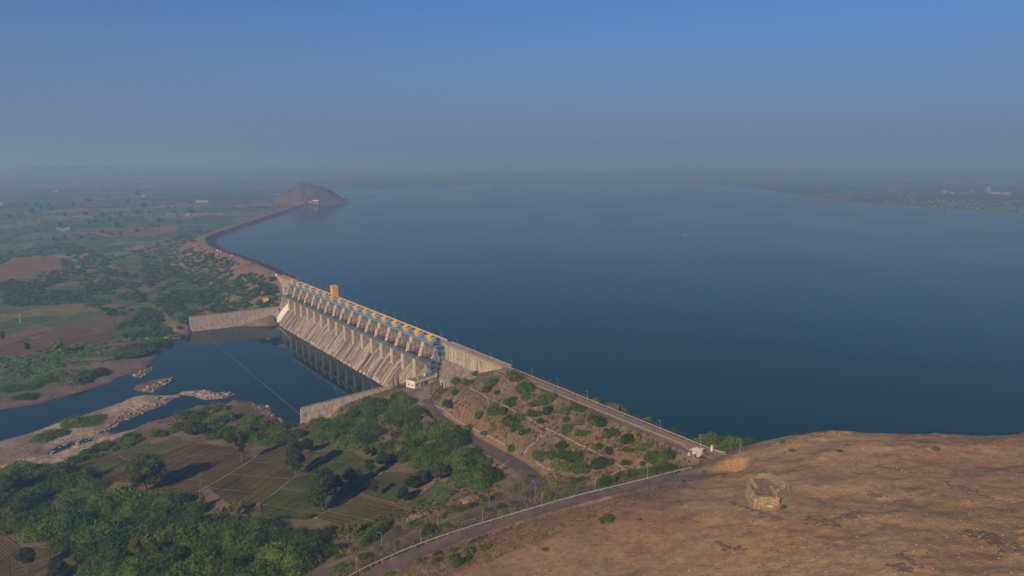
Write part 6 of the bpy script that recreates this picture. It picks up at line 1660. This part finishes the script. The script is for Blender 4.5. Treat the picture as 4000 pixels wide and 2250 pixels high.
# ------------------------------------------------------------------ houses, boats and vehicles far off
M_TIN = mat('tin_roof', (.25, .245, .235), .6, .1, var=.15, scale=.5); M_TILE = mat('tile_roof', (.36, .16, .09), .9, var=.2, scale=.5)
M_FARW = mat('far_wall', (.27, .24, .20), .9, var=.15, scale=.4)
def house(px, py, L_, w, h, lab, roof=None, rz=0.0, gable=True, wall=None, windows=3, group='far houses'):
    p = hit1(px, py); e = empty('house', (p[0], p[1], p[2] - .3), rz, label=lab, cat='house', group=group)
    MB().box(-L_ / 2, L_ / 2, -w / 2, w / 2, 0, h).build('wall', wall or M_FARW, e)
    if gable: MB().extr([(-w / 2 - .5, h), (0, h + w * .32), (w / 2 + .5, h), (0, h + w * .32 - .01 + .25), ][:3], -L_ / 2 - .5, L_ / 2 + .5).build('roof', roof or M_TIN, e)
    else: MB().box(-L_ / 2 - .3, L_ / 2 + .3, -w / 2 - .3, w / 2 + .3, h, h + .4).build('roof', roof or M_FARW, e)
    for i in range(windows):
        x = -L_ / 2 + L_ * (i + .5) / windows
        MB().box(x - .5, x + .5, -w / 2 - .06, -w / 2 + .02, h * .35, h * .7).build('window', M_DARK, e)
    MB().box(-.5 + L_ * .18, .5 + L_ * .18, -w / 2 - .07, -w / 2 + .02, 0, h * .66).build('door', M_RUST, e)
house(1233, 797, 16, 10, 9, 'white shrine-like house at the end of the far embankment', rz=.3, gable=True, roof=M_WHITE, group='houses at the conical hill')
house(1213, 793, 12, 7, 4, 'low reddish house beside the white house at the hill foot', wall=mat('brick_wall', (.38, .17, .10), .9, var=.2), roof=M_TILE, group='houses at the conical hill')
house(792, 791, 40, 11, 4.5, 'long white tin-roofed shed in the left plain', rz=-.05, windows=6)
house(735, 842, 12, 7, 3.5, 'small white farm house among the plain trees', rz=.1)
house(232, 899, 9, 6, 3, 'tin-roofed hut on the left in the farm hamlet', rz=.2)
house(250, 903, 8, 5, 3, 'reddish hut in the middle of the farm hamlet', wall=mat('brick_wall', (.38, .17, .10), .9), roof=M_TILE)
house(268, 897, 9, 6, 3, 'pale hut on the right in the farm hamlet', rz=-.2)
house(4, 802, 16, 8, 5, 'white house at the left edge of the plain')
house(563, 768, 14, 8, 4, 'small pale house far back in the left plain')
house(557, 713, 22, 10, 6, 'tiny white house near the haze on the left'); house(220, 751, 18, 9, 5, 'tiny pale farm building far left in the haze')
for i, (x, y, L_, w, h, lab) in enumerate([(3688, 753, 20, 12, 7, 'white house on the left of the far village'), (3798, 748, 8, 8, 9, 'small pale tower house in the far village'), (3858, 752, 14, 14, 20, 'tall white temple tower in the far village'), (3885, 759, 40, 12, 6, 'long reddish roofed row in the far village'), (3930, 760, 30, 12, 6, 'pale house on the right of the far village'), (3715, 755, 16, 10, 5, 'low pale house in the middle of the far village')]):
    house(x, y, L_, w, h, lab, gable=(i != 1), roof=M_TILE if i == 3 else None, group='far village houses')
# raft on the lake
p = G(2675, 920, 0); e = empty('fishing_raft', (p[0], p[1], 0), .25, label='small pale fishing raft with a shelter floating alone on the lake', cat='raft')
MB().box(-6.5, 6.5, -1.6, 1.6, .15, .4).build('deck', mat('weathered_plank', (.42, .36, .29), .9, var=.3, scale=.6), e)
for i in range(6): MB().tube((-6.2 + i * 2.4, -2.5, .05), (-6.2 + i * 2.4, 2.5, .05), .45, n=10).build('float_drum', mat('drum_blue', (.14, .22, .30), .6), e)
MB().box(-.8, 2.4, -1.0, 1.0, .4, 1.6).build('shelter', M_FARW, e); MB().extr([(-1.4, 1.6), (0, 2.2), (1.4, 1.6)], -1.2, 2.8).build('roof', M_TIN, e)
MB().bar((-4.5, 0, .5), (-5.2, 0, 2.6), .15).build('post', M_RUST, e)
# van and marker stones on the far crest road
def van(px, py, rz, lab):
    p = G(px, py, 4.5); e = empty('parked_van', (p[0], p[1], 4.52), rz, label=lab, cat='van')
    pw = mat('white_car_paint', (.78, .76, .72), .35, var=.05)
    MB().extr([(-.9, .45), (.9, .45), (.95, 1.1), (.8, 1.95), (-.8, 1.95), (-.95, 1.1)], -2.3, 1.5).build('body', pw, e)
    MB().add([(1.5, -.92, .45), (2.3, -.9, .45), (2.3, .9, .45), (1.5, .92, .45), (1.5, -.9, 1.9), (2.25, -.85, 1.0), (2.25, .85, 1.0), (1.5, .9, 1.9)], [(0, 3, 2, 1), (4, 5, 6, 7), (0, 1, 5, 4), (1, 2, 6, 5), (2, 3, 7, 6), (3, 0, 4, 7)]).build('bonnet', pw, e)
    for y in (-.93, .9): MB().box(-2.0, 1.2, y, y + .03, 1.2, 1.7).build('window', M_DARK, e)
    for x in (-1.4, 1.5):
        for y in (-.85, .85): MB().tube((x, y - .12, .36), (x, y + .12, .36), .36, n=12).build('wheel', M_DARK, e)
van(849, 981, R(115), 'small white van parked on the far embankment bend')
for i, (x, y) in enumerate([(861, 984), (906, 1001)]):
    p = G(x, y, 4.5); e = empty('marker_stone', (p[0], p[1], 4.4), 0, label=['white kilometre stone just past the parked van', 'white kilometre stone farther along the dirt crest road'][i], cat='marker')
    MB().box(-.5, .5, -.3, .3, 0, 1.3).build('shaft', M_WHITE, e); MB().box(-.6, .6, -.36, .36, 1.3, 1.6).build('cap', M_WHITE, e)
p = W(357.2, -2.2); e = empty('gate_post', (*p, 4.4), DAM_ROT, label='white block-like gate post at the far end of the dam deck', cat='pillar')
MB().box(-.9, .9, -.9, .9, 0, 2.2).build('shaft', M_WHITE, e); MB().box(-1.0, 1.0, -1.0, 1.0, 2.2, 2.5).build('cap', M_WHITE, e)
# drowned trees off the far shore
for i, (x, y) in enumerate([(1930, 744), (1950, 747), (1966, 746), (1990, 750)]):
    p = G(x, y, 0); ob('drowned_tree', tm[i % 4], loc=(p[0], p[1], -.3), scl=(9, 9, 3.0 + (i == 0) * 3), label='dark half-drowned tree far out in the hazy lake', cat='tree', group='half drowned trees')

# ------------------------------------------------------------------ haze
def haze():
    m = bpy.data.materials.new('haze_air'); m.use_nodes = True
    n, l = m.node_tree.nodes, m.node_tree.links
    n.remove(n['Principled BSDF'])
    v = n.new('ShaderNodeVolumePrincipled')
    v.inputs['Color'].default_value = (.35, .585, 1.0, 1)
    v.inputs['Absorption Color'].default_value = (.28, .28, .28, 1)
    v.inputs['Density'].default_value = HAZE_DENSITY
    v.inputs['Anisotropy'].default_value = 0.2
    l.new(v.outputs[0], n['Material Output'].inputs['Volume'])
    MB().box(-15500, 15500, -600, 15800, -46, 215).build('haze', m, kind='stuff', label='pale blue haze filling the air over the valley')
HAZE_DENSITY = 3.5e-4
haze()
